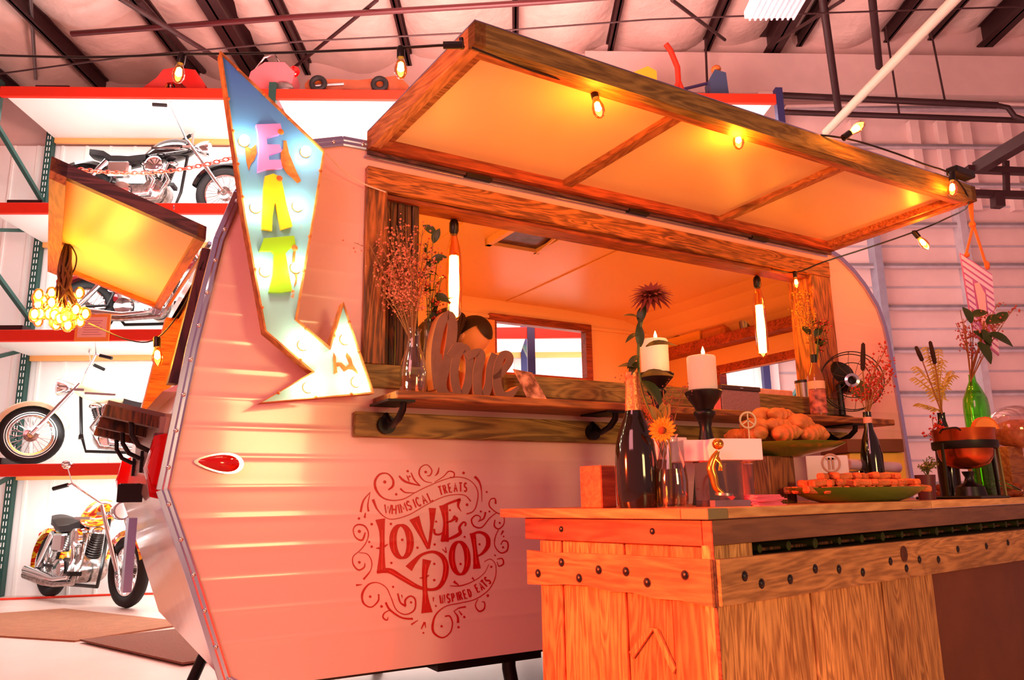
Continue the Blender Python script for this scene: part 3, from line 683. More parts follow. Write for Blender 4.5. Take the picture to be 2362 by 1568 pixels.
# window frames
def rect_frame(mk, x0, x1, z0, z1, w, d0, d1, mt, nm, parent=tr_, swap=False):
    pc = [(x0 - w, x1 + w, z1, z1 + w), (x0 - w, x1 + w, z0 - w, z0), (x0 - w, x0, z0, z1), (x1, x1 + w, z0, z1)]
    f_ = None
    for i, (p0, p1, q0, q1) in enumerate(pc):
        b_ = MB(T.M)
        if swap: b_.box(d0, d1, p0, p1, q0, q1, .004)
        else: b_.box(p0, p1, d0, d1, q0, q1, .004)
        b_.build(nm, mt, parent)
M['wood_red'] = wood('reddish_window_wood', (190, 88, 44), (128, 52, 26), T.yaw, 'x', 1.0, .5, knots=False, contrast=.3)
rect_frame(None, .89, 1.64, 1.80, 2.15, .055, WD - .06, WD + .01, M['wood_red'], 'window_frame')
rect_frame(None, .35, 1.3, 1.55, 1.82, .06, 2.46, 2.54, M['wood_red'], 'window_frame', swap=True)
# rear window: near stile, far stile, head, white sill
def rearbar(b0, b1, i0, i1, w, mt, nm, lab=None, z0=1.36, z1=1.86):
    a0, a1 = -1.292, -1.212
    q = MB(T.M); q.add([(a0 - w, b0, z0), (a0 - w, b1, z0), (a1 - w, b1, z1), (a1 - w, b0, z1), (a0 + .05, b0, z0), (a0 + .05, b1, z0), (a1 + .05, b1, z1), (a1 + .05, b0, z1)],
        [(0, 1, 2, 3), (4, 7, 6, 5), (0, 4, 5, 1), (1, 5, 6, 2), (2, 6, 7, 3), (3, 7, 4, 0)]); return q.build(nm, mt, tr_, lab)
rearbar(.16, .22, 0, 0, .03, M['wood_plumz'], 'window_stile', 'plum brown stile')
rearbar(1.36, 1.45, 0, 0, .02, M['wood_aw'], 'window_stile')
rearbar(.16, 1.45, 0, 0, .045, M['paint'], 'window_sill', 'white sill', 1.33, 1.375)
# aluminium edge trim with screws
q = MB(T.M); L_ = P
for k in range(len(L_) - 1):
    (a0, z0), (a1, z1) = L_[k], L_[k + 1]; q.bar((a0, -.004, z0), (a1, -.004, z1), .03, .02, (0, 1, 0))
    # flat flange lying on the side wall
q.build('edge_trim', M['alu'], tr_, 'bright aluminium edge strip')
q2 = MB(T.M); inn = inner(P, .022)
for k in range(13):
    q2.add([(P[k][0], -.016, P[k][1]), (P[k + 1][0], -.016, P[k + 1][1]), (inn[k + 1][0], -.008, inn[k + 1][1]), (inn[k][0], -.008, inn[k][1])], [(0, 1, 2, 3)])
q2.build('edge_flange', M['alu'], tr_)
# rivets along the rim
acc = 0; nxt = .05
inn2 = inner(P, .006)
for k in range(13):
    (a0, z0), (a1, z1) = inn2[k], inn2[k + 1]; l = math.hypot(a1 - a0, z1 - z0)
    while nxt < acc + l:
        t_ = (nxt - acc) / l; MB(T.M).ball((a0 + (a1 - a0) * t_, -.017, z0 + (z1 - z0) * t_), .0075, 8, (1, .6, 1)).build('screw', M['chrome'], tr_); nxt += .118
    acc += l
# timber surround of the serving hatch
def tb(nm, mt, a0, a1, b0, b1, z0, z1, parent=tr_, lab=None, ch=.003):
    return MB(T.M).box(a0, a1, b0, b1, z0, z1, ch).build(nm, mt, parent, lab)
tb('hatch_top_rail', M['wood_frame'], -.69, 2.023, -.028, .02, 2.135, 2.225)
tb('hatch_left_stile', M['wood_stile'], -.69, OA0, -.024, .02, 1.447, 2.135)
tb('hatch_right_stile', M['wood_stile'], OA1, 2.023, -.024, .02, 1.447, 2.135)
tb('hatch_bottom_rail', M['wood_olive'], -.69, 2.023, -.026, .02, 1.36, 1.447)
tb('hatch_soffit', M['wood_red'], OA0, OA1, .0, .10, 2.115, 2.135)
tb('hatch_jamb', M['wood_stile'], OA1 - .02, OA1, .0, .12, 1.447, 2.115)
# dark slats behind the left stile
for i in range(5):
    a0 = OA0 + i * .031
    tb('dark_slat', M['wood_dark'], a0, a0 + .028, .02 + .006 * (i % 2), .045, 1.447, 2.13)
tb('body_moulding', M['alu'], -.7, 2.04, -.012, 0, 2.262, 2.272)
# serving shelf, apron and brackets
sh = tb('serving_shelf', M['wood_shelf'], -.64, 2.13, -.24, -.0, 1.292, 1.322, ch=.004)
tb('apron_board', M['wood_apron'], -.716, 2.03, -.028, 0, 1.177, 1.268, ch=.004)
for a in (-.60, .33, 1.86):
    q = MB(T.M); q.tube([(a, -.2, 1.29), (a, -.195, 1.262), (a, -.16, 1.235), (a, -.1, 1.215), (a, -.06, 1.235), (a, -.035, 1.26)], [.013, .013, .013, .012, .011, .01], 8)
    br = q.build('shelf_bracket', M['iron'], tr_)
    MB(T.M).tube([(a, -.05, 1.222), (a, -.028, 1.222)], .034, 16).build('bracket_rosette', M['iron'], br)
    MB(T.M).box(a - .07, a + .03, -.235, -.05, 1.284, 1.292).build('bracket_plate', M['iron'], br)
# ------------------------------------------------------------------ awning over the hatch
aw = thing('awning', None, None, (0, 0, 0)); aw.parent = tr_; aw.location = -WO[tr_.name]; WO[aw.name] = Vector((0, 0, 0))
B0 = (-.69, 2.06); F0 = (-.586, 2.275); zb, zf = 2.292, 2.385; O_ = -.73
def awp(s, t, h=0.0):        # s 0..1 along, t 0..1 outward, h above the bottom edge
    a = (B0[0] + (B0[1] - B0[0]) * s) * (1 - t) + (F0[0] + (F0[1] - F0[0]) * s) * t
    return (a, -.01 + (O_ + .01) * t, zb + (zf - zb) * t + h)
def awbox(s0, s1, t0, t1, h0, h1, nm, mt, lab=None):
    v = [awp(s, t, h) for h in (h0, h1) for t in (t0, t1) for s in (s0, s1)]
    return MB(T.M).add(v, [(0, 2, 3, 1), (4, 5, 7, 6), (0, 1, 5, 4), (2, 6, 7, 3), (0, 4, 6, 2), (1, 3, 7, 5)]).build(nm, mt, aw, lab)
M['panel_w'] = mat('cream_awning_panel', (250, 208, 146), .35)
awbox(.01, .99, .01, .99, .045, .055, 'underside_panel', M['panel_w'], 'white underside sheet')
awbox(0, 1, 0, .05, 0, .045, 'rear_bar', M['wood_red']); 
awbox(0, 1, .95, 1.0, .0, .08, 'front_bar', M['wood_olive'])
awbox(.004, .996, .90, .95, .004, .045, 'front_batten', M['wood_aw'])
awbox(0, .014, .0, 1, .0, .078, 'side_bar', M['wood_awy']); awbox(.986, 1, 0, 1, 0, .078, 'side_bar', M['wood_awy'])
awbox(.014, .026, .05, .95, .012, .045, 'side_batten', M['wood_aw']); awbox(.974, .986, .05, .95, .012, .045, 'side_batten', M['wood_aw'])
awbox(.325, .342, .05, .95, .018, .045, 'cross_bar', M['wood_awy']); awbox(.672, .688, .05, .95, .018, .045, 'cross_bar', M['wood_awy'])
awbox(.0, 1, .0, 1, .078, .084, 'top_sheet', M['alu'])
for a in (-.2, .66, 1.48):
    q = MB(T.M).box(a - .06, a + .06, -.03, -.0, 2.27, 2.285).build('hinge', M['iron'], aw)
MB(T.M).box(-.69, 2.06, -.022, -.012, 2.276, 2.29).build('hinge_strip', M['wood_plum'], aw)
# ------------------------------------------------------------------ rear flap
rf = thing('rear_flap', None, None, (0, 0, 0)); rf.parent = tr_; rf.location = -WO[tr_.name]; WO[rf.name] = Vector((0, 0, 0))
def fp(s, t, h=0): # s along b, t outward
    b = .14 + 1.28 * s; return (-1.235 - .02 * s - (.50) * t, b, 1.885 + .165 * t + .02 * s + h)
def fbox(s0, s1, t0, t1, h0, h1, nm, mt, lab=None):
    v = [fp(s, t, h) for h in (h0, h1) for s in (s0, s1) for t in (t0, t1)]
    return MB(T.M).add(v, [(0, 2, 3, 1), (4, 5, 7, 6), (0, 1, 5, 4), (2, 6, 7, 3), (0, 4, 6, 2), (1, 3, 7, 5)]).build(nm, mt, rf, lab)
fbox(.01, .99, .02, .98, .02, .03, 'underside_panel', M['panel_w'])
fbox(0, .025, 0, 1, -.0, .05, 'near_bar', M['wood_plum'], 'plum stained bar'); fbox(.975, 1, 0, 1, 0, .05, 'far_bar', M['wood_aw'])
fbox(0, 1, .9, 1.0, -.03, .05, 'outer_bar', M['wood_awy']); fbox(0, 1, 0, .06, 0, .05, 'hinge_bar', M['wood_awy'])
q = MB(T.M); q.bar(fp(0, -.03, -.005), fp(1, -.03, -.005), .012); q.build('hinge', M['chrome'], rf, 'long bright hinge')
# roof vent, ceiling seams
q = MB(T.M)
for (a0, a1, b0, b1) in ((.23, .56, .39, .42), (.23, .56, .70, .73), (.23, .26, .39, .73), (.53, .56, .39, .73)): q.box(a0, a1, b0, b1, 2.27, 2.31)
q.build('roof_vent_frame', M['paint_in'], tr_)
MB(T.M).box(.26, .53, .42, .70, 2.29, 2.295).build('roof_vent_opening', mat('violet_vent_view', (96, 60, 110), .3, noise=(14, .8, (20, 14, 24))), tr_)
MB(T.M).bar((.5, .45, 2.275), (.55, .74, 2.275), .012).build('vent_crank', M['paint_in'], tr_)
for (a0, b0, a1, b1) in ((.02, .05, .02, 1.8), (.98, .05, .98, 1.8), (1.7, .05, 1.7, 1.8)):
    MB(T.M).bar((a0, b0, 2.300), (a1, b1, 2.300), .014, .006).build('ceiling_seam', M['paint_in'], tr_)
MB(T.M).box(-1.0, 2.3, WD - .05, WD - .03, 2.17, 2.19).build('cove_strip', M['paint_in'], tr_)
# end wall shelf
tb('end_shelf', M['wood_red'], 2.24, 2.47, .22, 1.8, 1.985, 2.015)
tb('end_shelf_lip', M['wood_red'], 2.235, 2.25, .22, 1.8, 1.97, 2.04)
tb('cabinet_panel', mat('orange_plywood', (232, 160, 100), .5), .74, .84, WD - .12, WD - .04, 1.5, 2.14)
# interior worktop
tb('inner_counter', M['wood_shelf'], -.6, 1.86, .1, .45, 1.18, 1.21); tb('far_counter', M['wood_shelf'], -.9, 2.3, 1.3, 1.8, 1.25, 1.28)
# legs and undercarriage
for (a, b) in ((-.86, .1), (-.02, .1), (2.1, .1), (-.86, 1.7), (-.02, 1.7)):
    q = MB(T.M); q.tube([(a, b, .38), (a + (.0), b, .3), (a - .12 if a < -.5 else a + .06, b, .0)], .028, 10)
    q.build('support_leg', M['iron'], tr_)
MB(T.M).box(-.35, .1, .05, .5, .33, .37).build('step_bracket', M['iron'], tr_)
MB(T.M).torus((.75, .25, .33), .25, .08, 'y', 30, 10).build('wheel', M['rubber'], tr_)
# side marker lamp: teardrop lens in a chrome bezel
def drop(s, cx, cz):
    pts_ = []
    for i in range(28):
        t_ = 2 * PI * i / 28; r_ = .044 + 0; x = math.cos(t_) ; z = math.sin(t_)
        k = .5 + .5 * x; pts_.append((cx + x * .066 * s, cz + z * (.015 + .023 * k) * s - .004 * x))
    return pts_
am, zm_ = T.hit(503, 1068)
q = MB(T.M); q.prism(drop(1.18, am, zm_), -.02, 0); bz = q.build('marker_bezel', M['chrome'], tr_)
q = MB(T.M); o_ = drop(.98, am, zm_); i_ = drop(.55, am, zm_); n = 28
q.add([(x, -.02, z) for x, z in o_] + [(x, -.034, z) for x, z in i_] + [(am, -.037, zm_)], [(i, (i + 1) % n, (i + 1) % n + n, i + n) for i in range(n)] + [(i + n, (i + 1) % n + n, 2 * n) for i in range(n)], True)
q.build('marker_lens', M['redlens'], bz, 'red teardrop lens')
# tail lights: stacked red fins on the rear face
def rear_a(z):
    for (a0, z0), (a1, z1) in zip(P[:8], P[1:9]):
        if z0 <= z <= z1: return a0 + (a1 - a0) * (z - z0) / (z1 - z0)
    return -1.2
for bc in (.15, 1.68):
    tl = MB(T.M).box(rear_a(1.07) - .015, rear_a(1.07) + .03, bc - .055, bc + .06, 1.0, 1.14).build('tail_lamp', M['redlens'], tr_, 'red ribbed tail lamp')
    for k in range(6):
        b_ = bc - .07 + k * .024; h = (.045, .07, .085, .08, .075, .055)[k]
        q = MB(T.M); q.prism([(rear_a(1.07) + .01, 1.05 - h), (rear_a(1.07) - .03, 1.06 - h), (rear_a(1.07) - .048, 1.07), (rear_a(1.07) - .03, 1.09 + h), (rear_a(1.07) + .01, 1.10 + h)], b_, b_ + .012); q.build('lens_fin', M['redlens'], tl)
# number plate lamp and hose on the rear
q = MB(T.M); az = rear_a(.98); q.tube([(az - .005, .75, 1.0), (az - .08, .75, 1.0)], .035, 14); pl = q.build('plate_lamp', M['chrome'], tr_)
MB(T.M).box(az - .09, az, .70, .72, .96, 1.03).build('plate_lamp_bracket', M['black'], pl)
MB(T.M).box(az - .04, az - .01, .72, .86, .62, .9).build('plate_holder', M['alu'], pl)
# rear shelf on three iron hooks
rs = thing('rear_shelf', None, None, (0, 0, 0)); rs.parent = tr_; rs.location = -WO[tr_.name]; WO[rs.name] = Vector((0, 0, 0))
wa = rear_a(1.2)
q = MB(T.M); S8 = [(a_, b_, z_ + (.04 if a_ < wa - .1 else 0)) for z_ in (1.262, 1.28) for b_ in (.40, 1.35) for a_ in (wa - .18, wa + .01)]; q.add(S8, [(0, 2, 3, 1), (4, 5, 7, 6), (0, 1, 5, 4), (2, 6, 7, 3), (0, 4, 6, 2), (1, 3, 7, 5)]); q.build('shelf_board', mat('brown_grey_shelf', (120, 96, 88), .5), rs)
for b in (.38, .84, 1.24):
    MB(T.M).bar((wa - .19, b + .03, 1.283), (wa - .005, b + .03, 1.243), .05, .04).build('batten', M['wood_dark'], rs)
    MB(T.M).tube([(wa - .10, b + .03, 1.25), (wa - .095, b + .03, 1.20), (wa - .07, b + .03, 1.16), (wa - .03, b + .03, 1.14), (wa - .012, b + .03, 1.14)], .009, 8).build('hook_bracket', M['iron'], rs)
    MB(T.M).bar((wa - .02, b + .03, 1.17), (wa - .02, b + .03, 1.08), .03, .012).build('bracket_foot', M['iron'], rs)
MB(T.M).box(wa - .012, wa + .012, .33, 1.35, 1.08, 1.262, .002).build('back_plate', mat('brushed_back_plate', (176, 150, 140), .3, .5), rs)
MB(T.M).box(wa - .03, wa + .02, .30, .34, 1.08, 1.2, .002).build('plate_end', M['wood_plum'], rs)
# ------------------------------------------------------------------ painted lettering
RED = mat('red_sign_paint', (196, 12, 16), .4); REDL = mat('light_red_inline', (240, 60, 50), .4)
def c2a(cx, cy, h=.0012):
    a, z = T.hit(780 + cx / 3.409, 1040 + cy / 3.409, -.003); return (a, -bump(z) - h, z)
def smooth(pts, n=6):
    if len(pts) < 3: return pts
    out = []
    Q = [pts[0]] + list(pts) + [pts[-1]]
    for i in range(1, len(Q) - 2):
        p0, p1, p2, p3 = Q[i - 1], Q[i], Q[i + 1], Q[i + 2]
        for k in range(n):
            t = k / n
            out.append(tuple(.5 * (2 * p1[j] + (-p0[j] + p2[j]) * t + (2 * p0[j] - 5 * p1[j] + 4 * p2[j] - p3[j]) * t * t + (-p0[j] + 3 * p1[j] - 3 * p2[j] + p3[j]) * t ** 3) for j in range(len(p1))))
    out.append(tuple(pts[-1])); return out
def ribbon(mb, pts, w, h=.0012, conv=c2a, n=6):
    ws = w if isinstance(w, (list, tuple)) else [w] * len(pts)
    S = smooth([(p[0], p[1], q_) for p, q_ in zip(pts, ws)], n); v = []
    for i, (x, y, q_) in enumerate(S):
        a = S[max(0, i - 1)]; b = S[min(len(S) - 1, i + 1)]; dx, dy = b[0] - a[0], b[1] - a[1]; l = math.hypot(dx, dy) or 1
        nx, ny = -dy / l * abs(q_) / 2, dx / l * abs(q_) / 2; v += [conv(x + nx, y + ny, h), conv(x - nx, y - ny, h)]
    mb.add(v, [(2 * i, 2 * i + 1, 2 * i + 3, 2 * i + 2) for i in range(len(S) - 1)]); return mb
def dot(mb, x, y, r, h=.0012): mb.add([c2a(x + r * math.cos(k * PI / 5), y + r * math.sin(k * PI / 5), h) for k in range(10)], [tuple(range(10))])
def ring(cx, cy, rx, ry, tilt=0, n=20):
    return [(cx + rx * math.cos(t) * math.cos(tilt) - ry * math.sin(t) * math.sin(tilt), cy + rx * math.cos(t) * math.sin(tilt) + ry * math.sin(t) * math.cos(tilt)) for t in [2 * PI * k / n for k in range(n + 1)]]
logo = thing('painted_logo', None, None, (0, 0, 0)); logo.parent = tr_; logo.location = -WO[tr_.name]; WO[logo.name] = Vector((0, 0, 0))
def letter(strokes, inl=()):
    q = MB(T.M)
    for p_, w_ in strokes: ribbon(q, p_, w_)
    o = q.build('painted_letter', RED, logo)
    if inl:
        q = MB(T.M)
        for p_ in inl: ribbon(q, p_, 7, .0022)
        q.build('letter_inline', REDL, logo)
letter([([(332, 535), (346, 640), (346, 800), (340, 958)], [78, 42, 42, 74]), ([(300, 765), (345, 760), (392, 733)], [6, 22, 6]),
        ([(305, 955), (400, 940), (500, 995), (600, 1055), (660, 1080)], [20, 42, 40, 34, 26])], [[(346, 620), (347, 780), (344, 930)], [(400, 940), (500, 995), (600, 1052)]])
rw = [20 + 38 * abs(math.cos(2 * PI * k / 20)) for k in range(21)]
letter([(ring(500, 712, 68, 128, -.06), rw)], [[(440, 640), (434, 720), (446, 800)], [(562, 630), (567, 720), (556, 800)]])
letter([([(600, 525), (650, 640), (712, 768)], [84, 46, 26]), ([(742, 448), (738, 590), (712, 768)], [58, 28, 22])], [[(612, 560), (660, 660), (700, 745)]])
letter([([(830, 425), (848, 560), (838, 712)], [70, 42, 66]), ([(800, 445), (880, 408), (965, 378)], [14, 18, 20]), ([(955, 380), (945, 430), (968, 475)], [26, 18, 5]), ([(850, 562), (895, 548), (930, 515)], [12, 18, 34]), ([(905, 515), (935, 530), (928, 560)], [14, 20, 14]),
        ([(815, 712), (900, 680), (960, 645), (955, 600), (985, 560), (1005, 570), (998, 590)], [10, 22, 28, 20, 14, 14, 12]), ([(758, 612), (762, 650), (800, 655), (840, 630)], [16, 18, 14, 12])], [[(838, 470), (848, 560), (842, 660)]])
letter([([(700, 855), (682, 960), (686, 1130), (700, 1272)], [70, 44, 42, 90]), ([(640, 1000), (690, 990), (718, 975)], [5, 18, 5]),
        ([(555, 925), (600, 870), (660, 815), (750, 793), (820, 830), (848, 900), (840, 990), (800, 1065), (740, 1090), (660, 1080)], [62, 40, 22, 22, 36, 44, 42, 30, 22, 24])], [[(690, 890), (682, 1000), (688, 1200)], [(838, 860), (848, 930), (830, 1020)]])
letter([(ring(957, 842, 62, 128, -.06), [r_ * .85 for r_ in rw])], [[(902, 780), (898, 850), (908, 920)], [(1014, 760), (1018, 840), (1008, 910)]])
letter([([(1058, 645), (1078, 780), (1092, 925)], [48, 34, 60]), ([(1038, 662), (1110, 638), (1170, 670), (1180, 740), (1140, 800), (1088, 832)], [16, 20, 32, 36, 22, 8])], [[(1066, 690), (1080, 800), (1088, 890)]])
q = MB(T.M)
SW = [([(600, 330), (520, 375), (430, 388), (350, 365), (298, 300), (292, 235), (330, 182), (390, 178), (432, 225), (430, 275), (395, 305)], [5, 7, 8, 12, 18, 18, 14, 10, 16, 18, 10]),
 ([(600, 330), (700, 280), (850, 220), (960, 205), (1050, 240), (1100, 320), (1090, 420), (1060, 475), (1010, 495)], [6, 6, 6, 6, 6, 7, 8, 8, 10]),
 ([(275, 380), (310, 460), (370, 520), (440, 535), (560, 500), (700, 420), (830, 360), (930, 342), (1000, 350), (1045, 395)], [22, 12, 6, 6, 6, 6, 6, 6, 6, 10]),
 ([(740, 250), (680, 235), (640, 185), (650, 130), (700, 108), (738, 150), (725, 190), (700, 195)], [5, 8, 12, 9, 7, 9, 10, 5]),
 ([(760, 245), (830, 200), (870, 160), (912, 170), (910, 205), (880, 205)], [5, 7, 9, 10, 9, 5]),
 ([(490, 295), (530, 325), (600, 328)], [14, 10, 5]), ([(480, 195), (530, 240), (645, 272)], [12, 18, 8]), ([(575, 170), (600, 225), (645, 272)], [8, 12, 8]), ([(540, 190), (552, 215), (560, 240)], [4, 12, 4]),
 ([(795, 128), (785, 170), (765, 195)], [5, 14, 5]), ([(1075, 200), (1110, 240), (1128, 310), (1132, 400)], [20, 16, 8, 4]),
 ([(255, 322), (200, 390), (178, 480)], [4, 12, 18]), ([(252, 330), (235, 420), (240, 475)], [4, 10, 16]), ([(215, 485), (210, 525)], [8, 16]),
 ([(215, 640), (190, 700), (140, 680), (120, 620), (150, 580), (210, 590), (240, 650), (220, 720), (175, 780), (120, 830), (120, 890), (160, 935), (205, 915), (212, 880)], [10, 16, 10, 8, 12, 12, 9, 7, 7, 7, 10, 14, 12, 6]),
 ([(165, 800), (230, 810), (265, 870), (255, 940), (200, 1010)], [5, 7, 8, 8, 16]), ([(142, 1055), (190, 1050)], [16, 5]),
 ([(320, 1125), (315, 1180), (260, 1228), (200, 1195), (192, 1120), (240, 1050), (310, 1035), (380, 1075), (420, 1160), (460, 1250), (530, 1285), (600, 1250), (608, 1170), (570, 1140), (530, 1170), (530, 1215)], [12, 12, 10, 14, 18, 12, 7, 7, 7, 8, 9, 12, 12, 12, 14, 16]),
 ([(470, 1120), (490, 1190), (535, 1220)], [14, 12, 20]), ([(375, 1190), (410, 1250), (500, 1310), (590, 1320)], [16, 16, 14, 16]), ([(410, 1250), (365, 1275), (355, 1310), (385, 1330), (395, 1305)], [6, 10, 12, 10, 5]),
 ([(575, 1365), (630, 1330)], [14, 5]), ([(655, 1400), (680, 1345)], [8, 16]), ([(690, 1390), (682, 1345)], [5, 14]),
 ([(840, 1300), (880, 1300), (900, 1360), (880, 1430), (820, 1468), (755, 1430), (745, 1360), (775, 1280), (850, 1220), (960, 1195), (1080, 1165), (1180, 1095), (1235, 1000), (1240, 900), (1200, 850), (1150, 870)], [10, 12, 10, 10, 12, 18, 18, 12, 7, 7, 7, 7, 7, 6, 6, 5]),
 ([(880, 1060), (970, 1058), (1070, 1020), (1150, 960), (1185, 890)], [5, 9, 6, 5, 4]), ([(910, 1025), (950, 1055)], [20, 8]), ([(1055, 995), (1075, 1020)], [14, 6]),
 ([(910, 1260), (940, 1300), (943, 1350)], [5, 14, 20]), ([(1005, 1225), (950, 1235), (910, 1262)], [14, 9, 5]), ([(950, 1255), (975, 1290)], [5, 14]),
 ([(1100, 1165), (1080, 1215), (1110, 1260), (1150, 1240), (1152, 1190), (1130, 1185)], [6, 8, 12, 12, 9, 5]),
 ([(1240, 415), (1235, 375), (1200, 380), (1190, 430), (1240, 480), (1300, 510), (1305, 570), (1265, 612), (1230, 590), (1235, 540)], [16, 10, 8, 10, 8, 7, 8, 10, 12, 8]),
 ([(1245, 485), (1190, 530), (1130, 600), (1070, 590), (1050, 540), (1085, 505), (1120, 520), (1110, 550)], [6, 8, 10, 12, 12, 9, 8, 5]), ([(1160, 480), (1145, 530), (1100, 555)], [14, 12, 5]),
 ([(1265, 612), (1235, 680), (1235, 750), (1280, 800), (1330, 780), (1335, 720), (1300, 705), (1280, 735)], [6, 8, 8, 10, 12, 12, 10, 6]), ([(1300, 625), (1280, 660)], [16, 6]),
 ([(1250, 850), (1290, 845), (1300, 885), (1265, 905), (1250, 870)], [6, 10, 12, 8, 5]),
 ([(820, 770), (850, 800)], [6, 10]), ([(845, 755), (852, 800)], [6, 10]), ([(750, 1150), (750, 1185)], [12, 5]), ([(500, 1130), (505, 1155)], [10, 5])]
for p_, w_ in SW:
    q = MB(T.M); ribbon(q, p_, w_); q.build('painted_swirl', RED, logo)
q = MB(T.M)
for x, y, r in ((368, 243, 13), (548, 158, 10), (690, 165, 11), (458, 340, 10), (988, 172, 11), (1015, 422, 11), (165, 530, 10), (265, 575, 11), (416, 573, 10), (168, 632, 13), (245, 715, 9), (265, 752, 10), (505, 698, 11), (880, 465, 9), (772, 555, 9), (625, 760, 10), (760, 735, 10),
                (168, 875, 11), (420, 880, 10), (757, 887, 10), (757, 1015, 10), (963, 888, 10), (1113, 733, 9), (995, 675, 9), (1205, 910, 9), (433, 1068, 9), (253, 1145, 11), (343, 1222, 11), (575, 1190, 9), (815, 1378, 10), (993, 1305, 10), (948, 1385, 10), (1178, 1137, 11), (770, 1218, 8),
                (672, 1430, 8), (1272, 565, 9), (1298, 757, 9), (1302, 672, 7), (1122, 475, 8), (1190, 475, 8), (1170, 322, 8), (1235, 820, 7), (563, 200, 8)):
    dot(q, x, y, r)
q.build('painted_dot', RED, logo, kind='stuff')
GL = {'W': [[(0, 1), (.25, 0), (.5, .8), (.75, 0), (1, 1)]], 'H': [[(0, 0), (0, 1)], [(.8, 0), (.8, 1)], [(0, .5), (.8, .5)]], 'I': [[(.4, 0), (.4, 1)]], 'M': [[(0, 0), (.1, 1), (.45, .3), (.8, 1), (.9, 0)]],
      'S': [[(.7, .85), (.4, 1), (.08, .8), (.2, .55), (.6, .42), (.72, .2), (.4, 0), (.05, .14)]], 'C': [[(.75, .82), (.45, 1), (.1, .75), (.08, .3), (.4, 0), (.75, .15)]], 'A': [[(0, 0), (.4, 1), (.8, 0)], [(.15, .35), (.65, .35)]],
      'L': [[(.1, 1), (.1, 0), (.75, 0)]], 'T': [[(0, 1), (.85, 1)], [(.42, 1), (.42, 0)]], 'R': [[(.08, 0), (.08, 1), (.6, .95), (.68, .7), (.5, .5), (.08, .48)], [(.4, .48), (.75, 0)]], 'E': [[(.72, 1), (.08, 1), (.08, 0), (.74, 0)], [(.08, .52), (.6, .52)]],
      'N': [[(.05, 0), (.05, 1), (.7, 0), (.7, 1)]], 'P': [[(.08, 0), (.08, 1), (.6, .95), (.68, .7), (.5, .48), (.08, .46)]], 'D': [[(.08, 0), (.08, 1), (.5, .9), (.7, .5), (.5, .1), (.08, 0)]]}
def small_text(txt, pts, hgt, w):
    # pts: baseline start of each letter is found by walking the polyline
    S = smooth(pts, 12); L = [0]
    for a, b in zip(S, S[1:]): L.append(L[-1] + math.hypot(b[0] - a[0], b[1] - a[1]))
    wd = {'I': .55, 'M': 1.15, 'W': 1.2, ' ': .6}; tot = sum(wd.get(c, 1) for c in txt); cur = 0
    for c in txt:
        d = cur / tot * L[-1]; cw = wd.get(c, 1) / tot * L[-1]; cur += wd.get(c, 1)
        if c == ' ': continue
        i = max(k for k in range(len(L)) if L[k] <= d + 1e-6); i = min(i, len(S) - 2)
        t = (d - L[i]) / max(1e-6, L[i + 1] - L[i]); x = S[i][0] + (S[i + 1][0] - S[i][0]) * t; y = S[i][1] + (S[i + 1][1] - S[i][1]) * t
        dx, dy = S[i + 1][0] - S[i][0], S[i + 1][1] - S[i][1]; l = math.hypot(dx, dy); dx /= l; dy /= l
        q = MB(T.M)
        ga = cw * .72 if c not in 'MW' else cw * .85
        if c == 'I': ga = cw * .9
        for st in GL[c]:
            pp_ = [(x + dx * ga * u + dy * hgt * v_ * 1.0 , y + dy * ga * u - dx * hgt * v_) for u, v_ in st]
            ribbon(q, pp_, w, n=1 if c not in 'SC' else 4)
        q.build('painted_letter', RED, logo)
small_text('WHIMSICAL', [(365, 490), (470, 492), (600, 450), (770, 378)], 70, 11)
small_text('TREATS', [(805, 348), (900, 322), (1030, 318)], 68, 11)
small_text('INSPIRED', [(802, 1200), (930, 1180), (1072, 1138)], 66, 12)
small_text('EATS', [(1098, 1112), (1150, 1085), (1218, 1020)], 62, 12)

# ------------------------------------------------------------------ marquee arrow sign
SB = -.15
sg = thing('marquee_arrow_sign', 'blue arrow shaped marquee sign with bulbs spelling EAT', 'sign', tuple(T.W(*[T.hit(700, 925, SB)[0], SB, 1.32])))
def sp_(x, y, off=SB): a, z = T.hit(x, y, off); return (a, z)
SP = [(508, 116), (750, 348), (726, 500), (686, 735), (761, 799), (793, 696), (864, 907), (600, 929), (720, 857), (611, 764), (563, 500)]
poly = [sp_(*p_) for p_ in SP]
def sign_mat():
    m_ = mat('worn_blue_sign_paint', (110, 170, 235), .35, coat=.3); nt = m_.node_tree; b = nt.nodes['Principled BSDF']; N = nt.nodes.new; L = nt.links.new
    g = N('ShaderNodeNewGeometry'); sx = N('ShaderNodeSeparateXYZ'); L(g.outputs['Position'], sx.inputs[0])
    mr = N('ShaderNodeMapRange'); mr.inputs[1].default_value = 1.5; mr.inputs[2].default_value = 2.45; L(sx.outputs[2], mr.inputs[0])
    cr = N('ShaderNodeValToRGB'); e = cr.color_ramp.elements; e[0].color = hexc(150, 205, 205); e[1].color = hexc(70, 135, 240); x = e.new(.45); x.color = hexc(120, 185, 215); x = e.new(.75); x.color = hexc(95, 170, 245); L(mr.outputs[0], cr.inputs[0])
    nz = N('ShaderNodeTexNoise'); nz.inputs['Scale'].default_value = 9; nz.inputs['Detail'].default_value = 6; L(g.outputs['Position'], nz.inputs['Vector'])
    r2 = N('ShaderNodeMapRange'); r2.inputs[1].default_value = .68; r2.inputs[2].default_value = .71; L(nz.outputs[0], r2.inputs[0])
    mx = N('ShaderNodeMix'); mx.data_type = 'RGBA'; L(r2.outputs[0], mx.inputs[0]); L(cr.outputs[0], mx.inputs[6]); mx.inputs[7].default_value = hexc(206, 120, 60); L(mx.outputs[2], b.inputs['Base Color'])
    return m_
n = len(poly)
